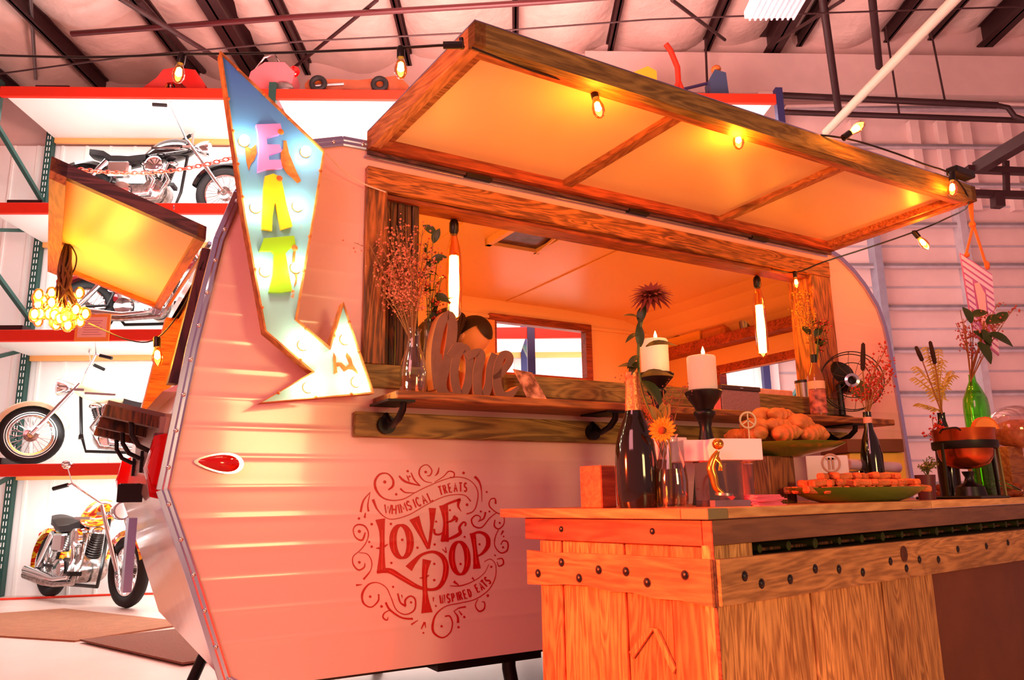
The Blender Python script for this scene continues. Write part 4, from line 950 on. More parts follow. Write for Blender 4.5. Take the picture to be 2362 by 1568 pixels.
q = MB(T.M); q.add([(a, SB + .012, z) for a, z in poly], [tuple(range(n))]); q.build('face_panel', sign_mat(), sg, 'worn blue face')
def inset(pl, d):
    out = []
    for i in range(len(pl)):
        a, b, c = pl[i - 1], pl[i], pl[(i + 1) % len(pl)]
        e1 = (b[0] - a[0], b[1] - a[1]); e2 = (c[0] - b[0], c[1] - b[1]); l1 = math.hypot(*e1); l2 = math.hypot(*e2)
        n1 = (e1[1] / l1, -e1[0] / l1); n2 = (e2[1] / l2, -e2[0] / l2); s_ = (n1[0] + n2[0], n1[1] + n2[1]); k = max(.35, (s_[0] * n1[0] + s_[1] * n1[1]))
        out.append((b[0] + s_[0] / k * d, b[1] + s_[1] / k * d))
    return out
ins = inset(poly, .006)
q = MB(T.M)
for (y0, y1, A_, B__) in ((SB, SB, poly, ins), (SB, SB + .055, poly, poly), (SB, SB + .014, ins, ins), (SB + .055, SB + .055, poly, ins)):
    q.add([(a, y0, z) for a, z in A_] + [(a, y1, z) for a, z in B__], [(i, (i + 1) % n, (i + 1) % n + n, i + n) for i in range(n)])
q.build('rim', M['rust_dk'], sg, 'rusty metal rim')
q = MB(T.M); q.add([(a, SB + .054, z) for a, z in poly], [tuple(range(n))[::-1]]); q.build('back_panel', M['rust_dk'], sg)
LET = {'pink E': ((240, 150, 240), [(590, 288), (646, 286), (650, 302), (644, 310), (614, 318), (616, 334), (644, 334), (650, 348), (619, 358), (620, 370), (647, 369), (651, 388), (613, 391), (594, 397), (597, 346), (594, 304)]),
       'yellow A': ((246, 214, 40), [(611, 407), (630, 401), (647, 409), (652, 430), (660, 470), (674, 522), (648, 530), (636, 470), (633, 470), (628, 500), (627, 532), (604, 528), (604, 500), (608, 430)]),
       'green T': ((140, 196, 30), [(609, 550), (678, 544), (682, 569), (669, 573), (658, 585), (664, 617), (673, 671), (647, 675), (620, 674), (629, 632), (632, 585), (626, 579), (598, 579)])}
for k_, (c_, pl_) in LET.items():
    pl2 = [sp_(*p_) for p_ in pl_]; n2 = len(pl2)
    q = MB(T.M); q.prism(pl2, SB - .004, SB + .012); q.build('raised_letter', mat(k_.replace(' ', '_') + '_paint', c_, .4), sg, k_ + ' letter')
    e_ = pl2[1]; q = MB(T.M).ball((pl2[2][0] - .004, SB - .004, pl2[2][1] - .006), .011, 8, (1, .4, 1)); q.build('letter_bolt', M['rust'], sg)
def patch(pts_):
    q = MB(T.M); q.prism([sp_(*p_) for p_ in pts_], SB + .0085, SB + .012); q.build('rust_patch', M['rust'], sg, 'rusty patch')
patch([(656, 322), (662, 322), (668, 350), (678, 375), (686, 395), (696, 415), (688, 420), (676, 408), (664, 398), (655, 385), (650, 372), (649, 350), (655, 340)])
patch([(566, 332), (580, 340), (592, 330), (594, 350), (588, 366), (580, 375), (575, 390), (570, 370), (568, 352)])
patch([(772, 812), (777, 822), (777, 835), (790, 835), (800, 845), (808, 838), (800, 820), (802, 812), (812, 825), (816, 840), (826, 855), (828, 862), (816, 852), (806, 850), (796, 856), (786, 843), (778, 845), (780, 858), (772, 862), (772, 845), (770, 828)])
patch([(684, 572), (678, 580), (676, 600), (680, 625), (684, 640), (680, 660), (686, 650), (688, 630), (682, 600)])
bulbm = glow('sign_bulb_glow', (1.0, .93, .68), 30)
for i, (x, y) in enumerate(((563, 325), (705, 350), (590, 478), (687, 475), (612, 625), (683, 617), (700, 795), (797, 782), (712, 893), (823, 880))):
    a, z = sp_(x, y); bo = MB(T.M).torus((a, SB + .008, z), .017, .0025, 'y', 18, 6).build('bulb_socket', M['rust'], sg)
    MB(T.M).ball((a, SB - .008, z), .018, 12).build('bulb', bulbm, bo, 'glowing round bulb')
    light('POINT', 'sign_bulb_light', T.W(a, SB - .042, z), (1.0, .86, .50), .46, .012)
for i in range(n):
    (a0, z0), (a1, z1) = ins[i], ins[(i + 1) % n]; l = math.hypot(a1 - a0, z1 - z0)
    for k in range(int(l / .14)):
        t_ = (k + .6) / int(l / .14 + 1); MB(T.M).ball((a0 + (a1 - a0) * t_, SB + .002, z0 + (z1 - z0) * t_), .006, 6).build('rim_tab', M['rust'], sg)
# ------------------------------------------------------------------ the pallet-wood bar counter
CE = Plane((C.O.x, C.O.y), 40.7 + 90)
ct = thing('bar_counter', 'rustic bar counter built of pallet planks with black bolt heads', 'counter', tuple(C.W(1.2, .35, 0)))
def cb(nm, mt, a0, a1, b0, b1, z0, z1, lab=None, ch=.002, parent=None):
    return MB(C.M).box(a0, a1, b0, b1, z0, z1, ch).build(nm, mt, parent or ct, lab)
ZT = .918
cb('top_board', M['top_y'], -.03, 3.7, .075, .80, ZT - .027, ZT)
cb('top_edge_board', M['lite_edge'], .06, 1.33, -.008, .075, ZT - .026, ZT, 'light wooden edge board')
cb('top_edge_board', M['lite_edge'], 1.334, 3.7, -.008, .075, ZT - .026, ZT, 'light wooden edge board')
cb('edge_corner_block', mat('grey_green_corner', (120, 116, 80), .6), -.03, .058, -.008, .075, ZT - .027, ZT)
cb('side_trim', M['brown_trim'], .0, 3.7, .0, .03, .827, .889, 'brown painted trim board')
cb('end_trim', M['brown_trimy'], -.006, .02, .03, .705, .824, .889, 'red brown trim board')
cb('end_trim', M['brown_trimy'], -.006, .0, .0, .03, .0, .889)
cb('carcass', mat('dark_carcass', (60, 42, 30), .7), .06, 3.7, .06, .62, .05, .78)
cb('inner_shelf', M['wood_dark'], .25, 3.6, .1, .6, .79, .80)
# long side planks
xs_ = [1655, 1758, 1885, 1945, 2052, 2126, 2172]
ab = [C.hit(x, 1450)[0] for x in xs_]
for i in range(6):
    dz = (.004, 0, .005, .001, .006, .003)[i]
    top = .827 if i == 0 else .74
    cb('plank', M['pallet_z'], ab[i] + (.001), ab[i + 1] - .003, .012 - dz, .034, 0, top)
    if i == 0: pass
cb('side_panel', mat('dark_brown_panel', (112, 62, 34), .6, noise=(4, .5, (80, 40, 24))), ab[6], 3.7, .022, .04, 0, .75, 'dark brown plywood panel')
# band board: slightly tapered
def quadboard(nm, mt, pts4, b0, b1, lab=None, M_=None, sw=False):
    q = MB(M_ or C.M)
    if sw: v = [(b0, p[0], p[1]) for p in pts4] + [(b1, p[0], p[1]) for p in pts4]
    else: v = [(p[0], b0, p[1]) for p in pts4] + [(p[0], b1, p[1]) for p in pts4]
    n_ = len(pts4); q.add(v, [tuple(range(n_)), tuple(range(n_, 2 * n_))[::-1]] + [(i, i + n_, (i + 1) % n_ + n_, (i + 1) % n_) for i in range(n_)]); return q.build(nm, mt, ct, lab)
quadboard('side_band', M['pallet_x'], [(0, .684), (3.7, .640), (3.7, .773), (0, .794)], -.012, .012, 'weathered band board')
# end planks
ye = [1252, 1303, 1387, 1450, 1556, 1645]
be = [CE.hit(x, 1450)[0] for x in ye]
for i in range(5):
    dz = (.004, 0, .006, .0, .004)[i]
    cb('plank', M['pallet_e'], .0 - dz, .024, be[i + 1] + .003, be[i], 0, .822)
Ec = [(.004, .682), (.10, .690), (.18, .688), (.26, .697), (.34, .694), (.43, .703), (.52, .700), (.60, .693), (.684, .690), (.684, .792), (.60, .787), (.52, .790), (.35, .793), (.2, .794), (.004, .795)]
quadboard('end_band', M['pallet_y'], Ec[::-1], -.018, .0, 'rough edged band board', sw=True)
# forked scrap pieces on the fourth end plank
for sl_ in (((1500, 1446), (1513, 1447), (1464, 1518), (1456, 1502)), ((1509, 1447), (1521, 1450), (1562, 1540), (1556, 1553))):
    quadboard('split_sliver', M['pallet_e'], [CE.hit(*p_) for p_ in sl_], -.009, -.001, None, sw=True)
bolt = M['black']
def bolt_at(x, y, pl, end):
    a, z = pl.hit(x, y, 0 if not end else 0)
    q = MB(C.M)
    if end: q.ball((-.018, a, z), .0105, 10, (.6, 1, 1)); q.tube([(-.0185, a, z), (-.017, a, z)], .013, 12)
    else: q.ball((a, -.012, z), .0105, 10, (1, .6, 1)); q.tube([(a, -.0135, z), (a, -.011, z)], .013, 12)
    q.build('bolt_head', bolt, ct)
for x, y in ((1251, 1321), (1305, 1296), (1346, 1332), (1391, 1313), (1454, 1317), (1503, 1342), (1590, 1325)): bolt_at(x, y, CE, True)
for x, y in ((1298, 1220), (1508, 1225)):
    a, z = CE.hit(x, y); MB(C.M).ball((-.006, a, z), .009, 10, (.6, 1, 1)).build('bolt_head', bolt, ct)
for x, y in ((1708, 1328), (1747, 1345), (1813, 1335), (1871, 1311), (1926, 1312), (1981, 1319), (2045, 1294), (2082, 1310), (2112, 1290), (2156, 1290), (2201, 1266), (2267, 1259), (2317, 1251)): bolt_at(x, y, C, False)
a, z = C.hit(2076, 1277); MB(C.M).tube([(a, -.014, z), (a, -.011, z)], .026, 20).build('knot', mat('dark_knot', (98, 52, 30), .7, noise=(60, .7, (40, 20, 12))), ct, 'round dark knot')
# rack of bottle necks glimpsed in the gap
for i in range(20):
    a = .33 + i * .155
    MB(C.M).tube([(a, .08, .80), (a, .34, .806)], .012 + .002 * (i % 3), 10).build('rail_roller', mat('moss_green', (70, 72, 26), .6) if i == 0 else bpy.data.materials['moss_green'], ct)

# ------------------------------------------------------------------ things on the counter
def kp(x, y, d): return d / (ray(x, y).y * FPX)
def lpx(x, d, prof, nm, mt, parent=None, n=28, zb=None, cap=True, xo=0, **kw):
    """turned shape from (half width, y) pixel pairs standing at column x and depth d"""
    o = base(x, d, pt(x, prof[0][1], d).z); q = MB()
    if parent is not None and (WO[parent.name] - o).length < .5 and abs(WO[parent.name].x - o.x) < .12: o = Vector((WO[parent.name].x, WO[parent.name].y, o.z)); P_ = []
    for hw, y in prof: P_.append((hw * kp(x, y, d), pt(x, y, d).z))
    if zb is not None: sh = zb - P_[0][1]; P_[0] = (P_[0][0], zb)
    q.lathe([(r, z) for r, z in P_], (o.x + xo, o.y, 0), n, cap=cap); return q.build(nm, mt, parent, **kw)
def bpx(x0, x1, y0, y1, d, dep, nm, mt, parent=None, yaw=C.yaw, ch=.003, zb=None, **kw):
    """box whose front spans the given pixels at depth d"""
    p0 = pt(x0, y1, d); p1 = pt(x1, y1, d); z0 = p0.z if zb is None else zb; z1 = pt((x0 + x1) / 2, y0, d).z
    w = (p1.x - p0.x); Mx = Matrix.Translation((p0.x + w / 2, d, 0)) @ Matrix.Rotation(yaw, 4, 'Z')
    return MB(Mx).box(-w / 2, w / 2, 0, dep, z0, z1, ch).build(nm, mt, parent, **kw)
M['bottle_dk'] = mat('dark_bottle_glass', (16, 14, 8), .06, coat=.6)
M['foil'] = mat('copper_foil', (226, 140, 84), .35, .5, bump=(60, .3))
M['glass'] = glass('clear_glass', (250, 252, 250))
M['gglass'] = glass('green_bottle_glass', (140, 236, 70), al=.3)
M['wax'] = mat('white_wax', (250, 226, 214), .5, sss=.3, emit=(255, 190, 120), es=0)
M['flame'] = glow('candle_flame', (1.0, .62, .16), 22)
M['white_card'] = mat('white_card', (238, 222, 240), .55)
M['gold'] = mat('gold', (214, 160, 70), .2, .95)
M['leaf'] = mat('dark_leaf', (52, 66, 26), .45)
M['leaf2'] = mat('olive_leaf', (110, 104, 36), .5)
M['stem'] = mat('dry_stem', (150, 96, 50), .6)
M['gstem'] = mat('green_stem', (92, 104, 40), .5)
M['bloom_pink'] = mat('dry_pink_blossom', (226, 130, 100), .7)
M['bloom_red'] = mat('red_blossom', (196, 52, 40), .6)
M['bloom_rose'] = mat('dusty_rose_blossom', (168, 80, 74), .7)
M['bloom_yel'] = mat('yellow_blossom', (220, 170, 50), .6)
bt = thing('champagne_bottle', 'large dark champagne bottle with copper foil at the counter corner', 'bottle', tuple(base(1472, 2.26, ZT)))
lpx(1468, 2.26, [(44, 1168), (47, 1160), (49, 1110), (48, 1060), (44, 1022), (35, 990), (25, 965), (18, 945), (15, 900)], 'body', M['bottle_dk'], bt, 36, ZT)
lpx(1468, 2.26, [(19, 952), (18, 930), (16, 900), (15, 872), (17, 868), (16.5, 860), (0, 858)], 'foil', M['foil'], bt, 28, cap=False)
q = MB(); o = base(1468, 2.26, ZT); r_ = 49.6 * kp(1468, 1110, 2.26); z0, z1 = pt(1468, 1120, 2.26).z, pt(1468, 1084, 2.26).z; v = []
for k in range(10):
    t_ = -1.15 + k * .14; v += [(o.x + r_ * math.cos(t_), o.y + r_ * math.sin(t_), z0), (o.x + r_ * math.cos(t_), o.y + r_ * math.sin(t_), z1)]
q.add(v, [(2 * k, 2 * k + 2, 2 * k + 3, 2 * k + 1) for k in range(9)], True); q.build('label', mat('orange_label', (240, 150, 80), .5), bt, 'orange label')
bpx(1381, 1432, 1073, 1170, 2.36, .09, 'wooden_block', wood('red_wood_block', (208, 112, 64), (160, 70, 40), C.yaw, 'x', 1, .5, knots=False, contrast=.2), zb=ZT, label='wooden block standing left of the champagne bottle', cat='block')
# flower bottle beside it
vb = thing('glass_bottle_vase', 'clear glass milk bottle holding the tall dark red flower', 'vase', tuple(base(1553, 2.24, ZT)))
lpx(1553, 2.24, [(33, 1164), (36, 1155), (37, 1110), (34, 1078), (26, 1046), (19, 1022), (18, 1008), (21, 1002)], 'glass', M['glass'], vb, 30, ZT, cap=False)
lpx(1553, 2.24, [(31, 1162), (34, 1154), (35, 1112), (32, 1082), (0, 1081)], 'water', glass('water', (255, 215, 170), al=.35), vb, 24)
def blade(mb, p, d, up, ln, w, fold=.25, n=5, curve=.3):
    """a leaf or petal: grows from p along d, bends towards -up"""
    p = Vector(p); d = Vector(d).normalized(); up = Vector(up); sd = d.cross(up)
    if sd.length < 1e-3: sd = d.cross(Vector((1, 0, .2)))
    sd.normalize(); up = sd.cross(d); v = []
    for i in range(n + 1):
        t = i / n; ww = w * math.sin(PI * min(.98, .06 + t * .92)) ** .8; c = p + d * ln * t - up * curve * ln * t * t
        v += [c - sd * ww / 2 + up * fold * ww * .5, c, c + sd * ww / 2 + up * fold * ww * .5]
    mb.add(v, [(3 * i + k, 3 * i + k + 1, 3 * i + k + 4, 3 * i + k + 3) for i in range(n) for k in range(2)], True)
def octa(mb, c, r):
    c = Vector(c); mb.add([c + Vector(v) * r for v in ((1, 0, 0), (-1, 0, 0), (0, 1, 0), (0, -1, 0), (0, 0, 1), (0, 0, -1))], [(0, 2, 4), (2, 1, 4), (1, 3, 4), (3, 0, 4), (2, 0, 5), (1, 2, 5), (3, 1, 5), (0, 3, 5)])
def spray(t, root, tops, rs, bm, sm, nb, size, spread, twigs=5, leafm=None, nl=0, r=.0016):
    root = Vector(root); qs = MB(); qb = MB(); ql = MB()
    for tp in tops:
        tp = Vector(tp); mid = root.lerp(tp, .5) + Vector((rs.uniform(-.012, .012), rs.uniform(-.012, .012), 0)); mid.x = mid.x * .75 + (root.x) * .25
        pts = smooth([tuple(root), tuple(mid), tuple(tp)], 5); qs.tube(pts, [r * 1.3] * (len(pts) - 3) + [r] * 3, 5)
        for k in range(twigs):
            s = rs.uniform(.45, 1); b0 = Vector(pts[min(len(pts) - 1, int(s * (len(pts) - 1)))]); e = b0 + Vector((rs.gauss(0, 1), rs.gauss(0, 1), rs.uniform(.2, 1.6))).normalized() * rs.uniform(.4, 1) * spread
            qs.tube([b0, e], r * .6, 4)
            for j in range(nb):
                c = b0.lerp(e, rs.uniform(.5, 1.05)) + Vector((rs.gauss(0, 1), rs.gauss(0, 1), rs.gauss(0, 1))) * spread * .22; octa(qb, c, size * rs.uniform(.6, 1.3))
            for j in range(nl): blade(ql, b0.lerp(e, rs.uniform(.2, .9)), (rs.gauss(0, 1), rs.gauss(0, 1), rs.uniform(-.3, 1)), (0, 0, 1), size * rs.uniform(5, 8), size * 3, n=3)
    qs.build('stems', sm, t, kind='stuff')
    if qb.v: qb.build('blossoms', bm, t, kind='stuff')
    if ql.v: ql.build('leaves', leafm or M['leaf'], t, kind='stuff')
rs = random.Random(3)
D = 2.24
mum = thing('tall_mum_flower', 'dark red mum on a long leafy stem leaning out of the milk bottle', 'flower', tuple(base(1545, D, ZT + .02)))
st = [(1548, 1150), (1540, 1040), (1520, 985), (1490, 930), (1474, 860), (1474, 780), (1488, 710), (1502, 690)]
sp3 = smooth([tuple(pt(x, y, D)) for x, y in st], 5); MB().tube(sp3, .0042, 8).build('stem', M['gstem'], mum)
hc = pt(1503, 688, D); hd = Vector((-.15, -.55, .8)).normalized(); MB().ball(hc - hd * .004, .012, 10).build('calyx', M['leaf'], mum)
pm = mat('mum_petal', (140, 50, 34), .7)
pet = None
for ring_, (cnt, tilt, ln) in enumerate(((18, .15, .062), (18, .5, .058), (16, .9, .05), (10, 1.25, .04))):
    ax = hd.cross(Vector((0, 0, 1))).normalized(); ay = hd.cross(ax)
    for k in range(cnt):
        t_ = 2 * PI * (k + ring_ * .5) / cnt; out = ax * math.cos(t_) + ay * math.sin(t_); d_ = out * math.cos(tilt) + hd * math.sin(tilt)
        q = MB(); blade(q, hc + hd * .006, d_, hd, ln * rs.uniform(.9, 1.1), .015, .4, 4, .55); q.build('petal', pm, mum)
for (x, y, dx, dy, ln, w) in ((1476, 735, -.75, .45, .05, .022), (1474, 770, -.9, -.2, .045, .025), (1476, 745, .1, .7, .06, .03), (1474, 820, -.55, -.3, .05, .025), (1476, 800, .0, .6, .07, .028), (1490, 800, .9, .35, .085, .04), (1476, 850, -1, .5, .06, .035), (1478, 870, .9, .35, .09, .05), (1480, 880, .7, -.55, .09, .055), (1472, 835, -.7, -.6, .045, .03)):
    q = MB(); blade(q, pt(x, y, D), (dx, -.25, dy), (0, -.5, .8), ln, w, .3, 6, .45); q.build('leaf', M['leaf'], mum)
sf = thing('yellow_daisy', 'yellow daisy drooping between the champagne bottle and the milk bottle', 'flower', tuple(pt(1527, 985, D - .03)))
hc = pt(1527, 990, D - .05); hd = Vector((.05, -.85, -.5)).normalized(); ax = hd.cross(Vector((0, 0, 1))).normalized(); ay = hd.cross(ax)
for r2 in range(2):
    for k in range(15):
        t_ = 2 * PI * (k + .5 * r2) / 15; d_ = ax * math.cos(t_) + ay * math.sin(t_) + hd * (.1 + .2 * r2); q = MB(); blade(q, hc, d_, hd, .04, .013, .3, 4, .15); q.build('petal', mat('daisy_petal', (236, 160, 44), .6) if r2 + k == 0 else bpy.data.materials['daisy_petal'], sf)
MB().ball(hc + hd * .004, .012, 12, (1, .6, 1)).build('centre', mat('daisy_centre', (120, 60, 20), .8), sf)
MB().tube(smooth([tuple(pt(1549, 1140, D)), tuple(pt(1545, 1030, D)), tuple(pt(1535, 1000, D - .01)), tuple(hc - hd * .01)], 5), .003, 6).build('stem', M['gstem'], sf)
for dx, dz in ((.4, .9), (-.5, .8), (.1, 1)): 
    q = MB(); blade(q, pt(1525, 975, D - .03), (dx, -.3, dz), (0, -1, 0), .06, .028, .3, 5, .1); q.build('leaf', M['leaf2'], sf)
dr = thing('dried_flower_bunch', 'fine dried rust coloured flower bunch behind the champagne bottle neck', 'flowers', tuple(pt(1530, 1100, 2.36)))
spray(dr, pt(1532, 1060, 2.36), [pt(x, y, 2.36) for x, y in ((1440, 880), (1465, 905), (1500, 900), (1530, 900), (1552, 910), (1575, 890), (1520, 930), (1450, 940), (1548, 950))], rs, M['bloom_rose'], M['stem'], 7, .0026, .055, 6)
# boxes and acrylic stands
q = bpx(1512, 1594, 1008, 1062, 2.48, .1, 'white_box', M['white_card'], yaw=math.radians(20), zb=pt(1550, 1060, 2.48).z, label='small white carton behind the milk bottle', cat='box')
bpx(1515, 1592, 1062, 1168, 2.50, .09, 'wooden_riser', M['wood_dark'], yaw=math.radians(20), zb=ZT, label='dark wooden riser under the small white carton', cat='block')
# white box near edge
e0 = pt(1650, 1058, 2.22); zb_, zt_ = pt(1700, 1060, 2.22).z, pt(1700, 1010, 2.22).z
MB(Matrix.Translation((e0.x, 2.22, 0)) @ Matrix.Rotation(math.radians(14), 4, 'Z')).box(-.0, .155, 0, .10, zb_, zt_, .002).build('white_box', M['white_card'], None, 'long white carton in front of the croissants', cat='box')
MB(Matrix.Translation((e0.x - .078, 2.27, 0)) @ Matrix.Rotation(math.radians(14), 4, 'Z')).box(-.0, .075, 0, .10, zb_, zt_ + .001, .002).build('white_box', mat('pink_shaded_card', (244, 214, 226), .5), None, 'left side of the long white carton with its pinker shading painted in', cat='box')  # carton's left face as its own box, pinker shading put into the colour
M['acryl'] = glass('acrylic', (240, 225, 200), al=.5)
ac = thing('acrylic_riser', 'clear acrylic riser under the long white carton behind the gold figurine', 'riser', tuple(base(1680, 2.28, ZT)))
Ma = Matrix.Translation((e0.x - .02, 2.235, 0)) @ Matrix.Rotation(math.radians(14), 4, 'Z')
for (x0, x1, y0, y1) in ((0, .11, 0, .004), (0, .11, .08, .084), (0, .004, .004, .08), (.106, .11, .004, .08)): MB(Ma).box(x0, x1, y0, y1, ZT, zb_ - .004).build('pane', M['acryl'], ac)
MB(Ma).box(-.002, .112, -.002, .086, zb_ - .004, zb_ - .0005).build('top_plate', mat('brown_top_plate', (120, 60, 50), .3), ac)
MB(Ma).box(.0, .112, -.03, .086, ZT, ZT + .018).build('foot', mat('smoky_glass_foot', (90, 96, 120), .1, spec=.8), ac)
fg = thing('gold_figurine', 'small gold figurine bending forward before the acrylic riser', 'figurine', tuple(base(1660, 2.16, ZT + .018)))
Df = 2.17
def fpx(pts, rr, nm='body', n=12): return MB().tube(smooth([tuple(pt(x, y, Df)) for x, y in pts], 4), rr, n).build(nm, M['gold'], fg)
MB().tube([tuple(v_) for v_ in (pt(1670, 1143, Df), pt(1670, 1137, Df))], .024, 18).build('plinth', M['steel'], fg)
S_ = [(1668, 1138), (1652, 1125), (1646, 1100), (1640, 1080), (1645, 1062), (1652, 1048), (1656, 1040)]
q = MB(); sm_ = smooth([tuple(pt(x, y, Df)) for x, y in S_], 4); q.tube(sm_, [.006 + .007 * math.sin(PI * min(1, (i / (len(sm_) - 1)) * 1.05 + .0)) ** 1.0 for i in range(len(sm_))], 12); bd = q.build('body', M['gold'], fg)
MB().ball(pt(1656, 1024, Df), .0165, 16, (1, 1, .95)).build('head', M['gold'], fg)
MB().ball(pt(1663, 1028, Df - .012), .006, 8).build('face', M['gold'], fg)
for s_ in (-1, 1): MB().tube([tuple(pt(1652 + s_ * 4, 1055, Df - .004)), tuple(pt(1662, 1068, Df - .02)), tuple(pt(1662 + s_ * 3, 1085, Df - .015))], [.0045, .004, .0035], 8).build('arm', M['gold'], fg)
bpx(1700, 1746, 1068, 1136, 2.5, .07, 'acrylic_block', M['acryl'], yaw=math.radians(14), zb=ZT, label='clear acrylic block right of the gold figurine', cat='block')
# candles
def candle(x, d, y0, y1, hw, prof, lab, lab2, flick):
    tp_ = pt(x, y1, d); h = thing('candle_holder', lab2, 'candle holder', (tp_.x, tp_.y, ZT))
    lpx(x, d, prof, 'stand', M['black'], h, 32, ZT)
    c = thing('pillar_candle', lab, 'candle', tuple(pt(x, y1, d)))
    lpx(x, d, [(hw, y1), (hw, y0 + 3), (hw - 2, y0), (hw * .5, y0 + 3), (0, y0 + 4)], 'wax', M['wax'], c, 30)
    p = pt(x, y0 - 1, d); MB().tube([p, p + Vector((0, 0, .008))], .0015, 6).build('wick', M['black'], c)
    MB().lathe([(.0, .0), (.006, .006), (.0065, .012), (.003, .024), (0, .032)], tuple(p + Vector((0, 0, .003))), 12).build('flame', M['flame'], c)
    light('POINT', 'candle_light', p + Vector((0, 0, .03)), (1, .5, .16), 2.2, .01)
candle(1622, 2.62, 822, 903, 33, [(42, 1165), (40, 1158), (30, 1080), (22, 1030), (15, 1000), (13, 985), (17, 970), (21, 962), (25, 956), (25, 950), (20, 945), (24, 936), (36, 920), (41, 910), (43, 904), (40, 901)], 'white pillar candle burning nearer the camera above the cartons', 'black turned candle holder behind the long white carton', 1)
candle(1512, 2.85, 784, 860, 32, [(40, 1160), (30, 1080), (18, 1000), (12, 950), (11, 925), (16, 912), (22, 906), (22, 900), (18, 896), (30, 882), (39, 872), (42, 864), (40, 861)], 'white pillar candle burning behind the tall mum stem', 'black candle holder behind the dried flower bunch', 2)
# green plate of croissants on a wooden stand
M['green'] = mat('green_glaze', (96, 118, 36), .25, coat=.4)
bpx(1752, 1866, 1052, 1140, 2.78, .12, 'wooden_riser', wood('riser_wood', (160, 100, 56), (110, 64, 34), C.yaw, 'z', 1, .6, knots=False), zb=ZT, label='brown wooden riser under the croissant plate', cat='block')
pc = pt(1792, 1036, 2.86); kk = kp(1792, 1036, 2.86)
MB(Matrix.Translation(pc) @ Matrix.Rotation(C.yaw, 4, 'Z')).lathe([(0, -.03), (.09, -.03), (.10, -.024), (.19, -.008), (.235, .012), (.238, .016), (.19, -.002), (.10, -.014), (0, -.016)], (0, 0, 0), 40).build('serving_plate', M['green'], None, 'green plate heaped with croissants on the wooden riser', cat='plate')
cro = mat('croissant_crust', (226, 140, 74), .6, noise=(22, .6, (170, 84, 36)), bump=(40, .4))
def croissant_mesh(nm):
    q = MB(); pts_ = []; rr = []
    for i in range(17):
        t = -1 + i / 8; a = t * 1.25; pts_.append((.05 * math.sin(a), .03 * (1 - math.cos(a)) * -1.2, .0)); e = 1 - abs(t) ** 2.2; rr.append(max(.004, .027 * e * (1 + .10 * (1 if i % 4 < 2 else -1)) + .004))
    q.tube(pts_, rr, 12); q.v = [Vector((v.x, v.y, v.z * .85)) for v in q.v]; return q
q = croissant_mesh('croissant'); c0 = q.build('croissant', cro, None, 'golden croissant in the heap on the green plate', cat='pastry', group='croissants heaped on the green plate')
c0.location = (0, 0, 0)
spots = []
for lv, (cnt, r_, h_) in enumerate(((8, .145, .018), (6, .085, .052), (3, .04, .088))):
    for k in range(cnt):
        t_ = 2 * PI * k / cnt + lv * .4; spots.append((r_ * math.cos(t_) * (1.05), r_ * math.sin(t_) * .75, h_, t_ + PI / 2))
for i, (dx, dy, dz, rz) in enumerate(spots):
    o = c0 if i == 0 else dup(c0)
    o.location = pc + Vector((dx, dy, dz - .0)); o.rotation_euler = (rs.uniform(-.3, .3), rs.uniform(-.25, .25), rz + rs.uniform(-.4, .4)); o.scale = (rs.uniform(1.05, 1.35),) * 3
MB(Matrix.Translation(pc + Vector((-.13, -.1, .06)))).torus((0, 0, .04), .028, .004, 'y', 28, 8).bar((0, 0, .012), (0, 0, .066), .004).bar((-.02, 0, .026), (0, 0, .04), .004).bar((.02, 0, .026), (0, 0, .04), .004).bar((0, 0, -.04), (0, 0, .012), .004).build('peace_ring_pick', mat('pale_ring', (220, 205, 170), .4), None, 'pale ring shaped pick standing in the croissants', cat='pick')
# napkins
nk = thing('napkin_pile', 'pile of pink paper napkins on the counter edge', 'napkins', tuple(base(1780, 2.3, ZT)))
for i in range(8):
    Mn = Matrix.Translation(base(1778 + rs.uniform(-8, 8), 2.27 + i * .006, ZT + .004 * i)) @ Matrix.Rotation(C.yaw + rs.uniform(-.15, .2), 4, 'Z')
    MB(Mn).box(-.075, .075, 0, .12, 0, .0036, .001).build('napkin', mat('pink_napkin', (240, 120, 150), .7) if i == 0 else bpy.data.materials['pink_napkin'], nk)
# long green platter of pastry fingers
pc2 = base(1985, 2.84, ZT); q = MB(Matrix.Translation(pc2) @ Matrix.Rotation(C.yaw - .25, 4, 'Z') @ Matrix.Diagonal((1.17, .42, 1, 1)))
q.lathe([(0, .0), (.16, .0), (.21, .012), (.28, .042), (.292, .052), (.275, .046), (.2, .018), (0, .014)], (0, 0, 0), 44).build('serving_platter', M['green'], None, 'long green oval platter of pastry fingers on the counter edge', cat='plate')
fing = mat('pastry_finger', (230, 130, 70), .65, noise=(30, .5, (190, 90, 44)), bump=(50, .4))
f0 = MB().box(-.034, .034, -.014, .014, 0, .024, .006).build('pastry_finger', fing, None, 'baked pastry finger on the long green platter', cat='pastry', group='pastry fingers on the long green platter')
MP = Matrix.Translation(pc2) @ Matrix.Rotation(C.yaw - .25, 4, 'Z'); k = 0
for lv, (n_, w_) in enumerate(((11, .29), (10, .24), (8, .18))):
    for row in (-1, 0, 1):
        if lv == 2 and row: continue
        for i in range(n_):
            o = f0 if k == 0 else dup(f0); k += 1
            x = -w_ + 2 * w_ * i / (n_ - 1); o.location = MP @ Vector((x + rs.uniform(-.006, .006), row * .045 * (1 - lv * .2), .03 + .024 * lv + rs.uniform(0, .004))); o.rotation_euler = (0, rs.uniform(-.1, .1), C.yaw + rs.uniform(-.5, .5) + (.8 if i % 2 else 0))
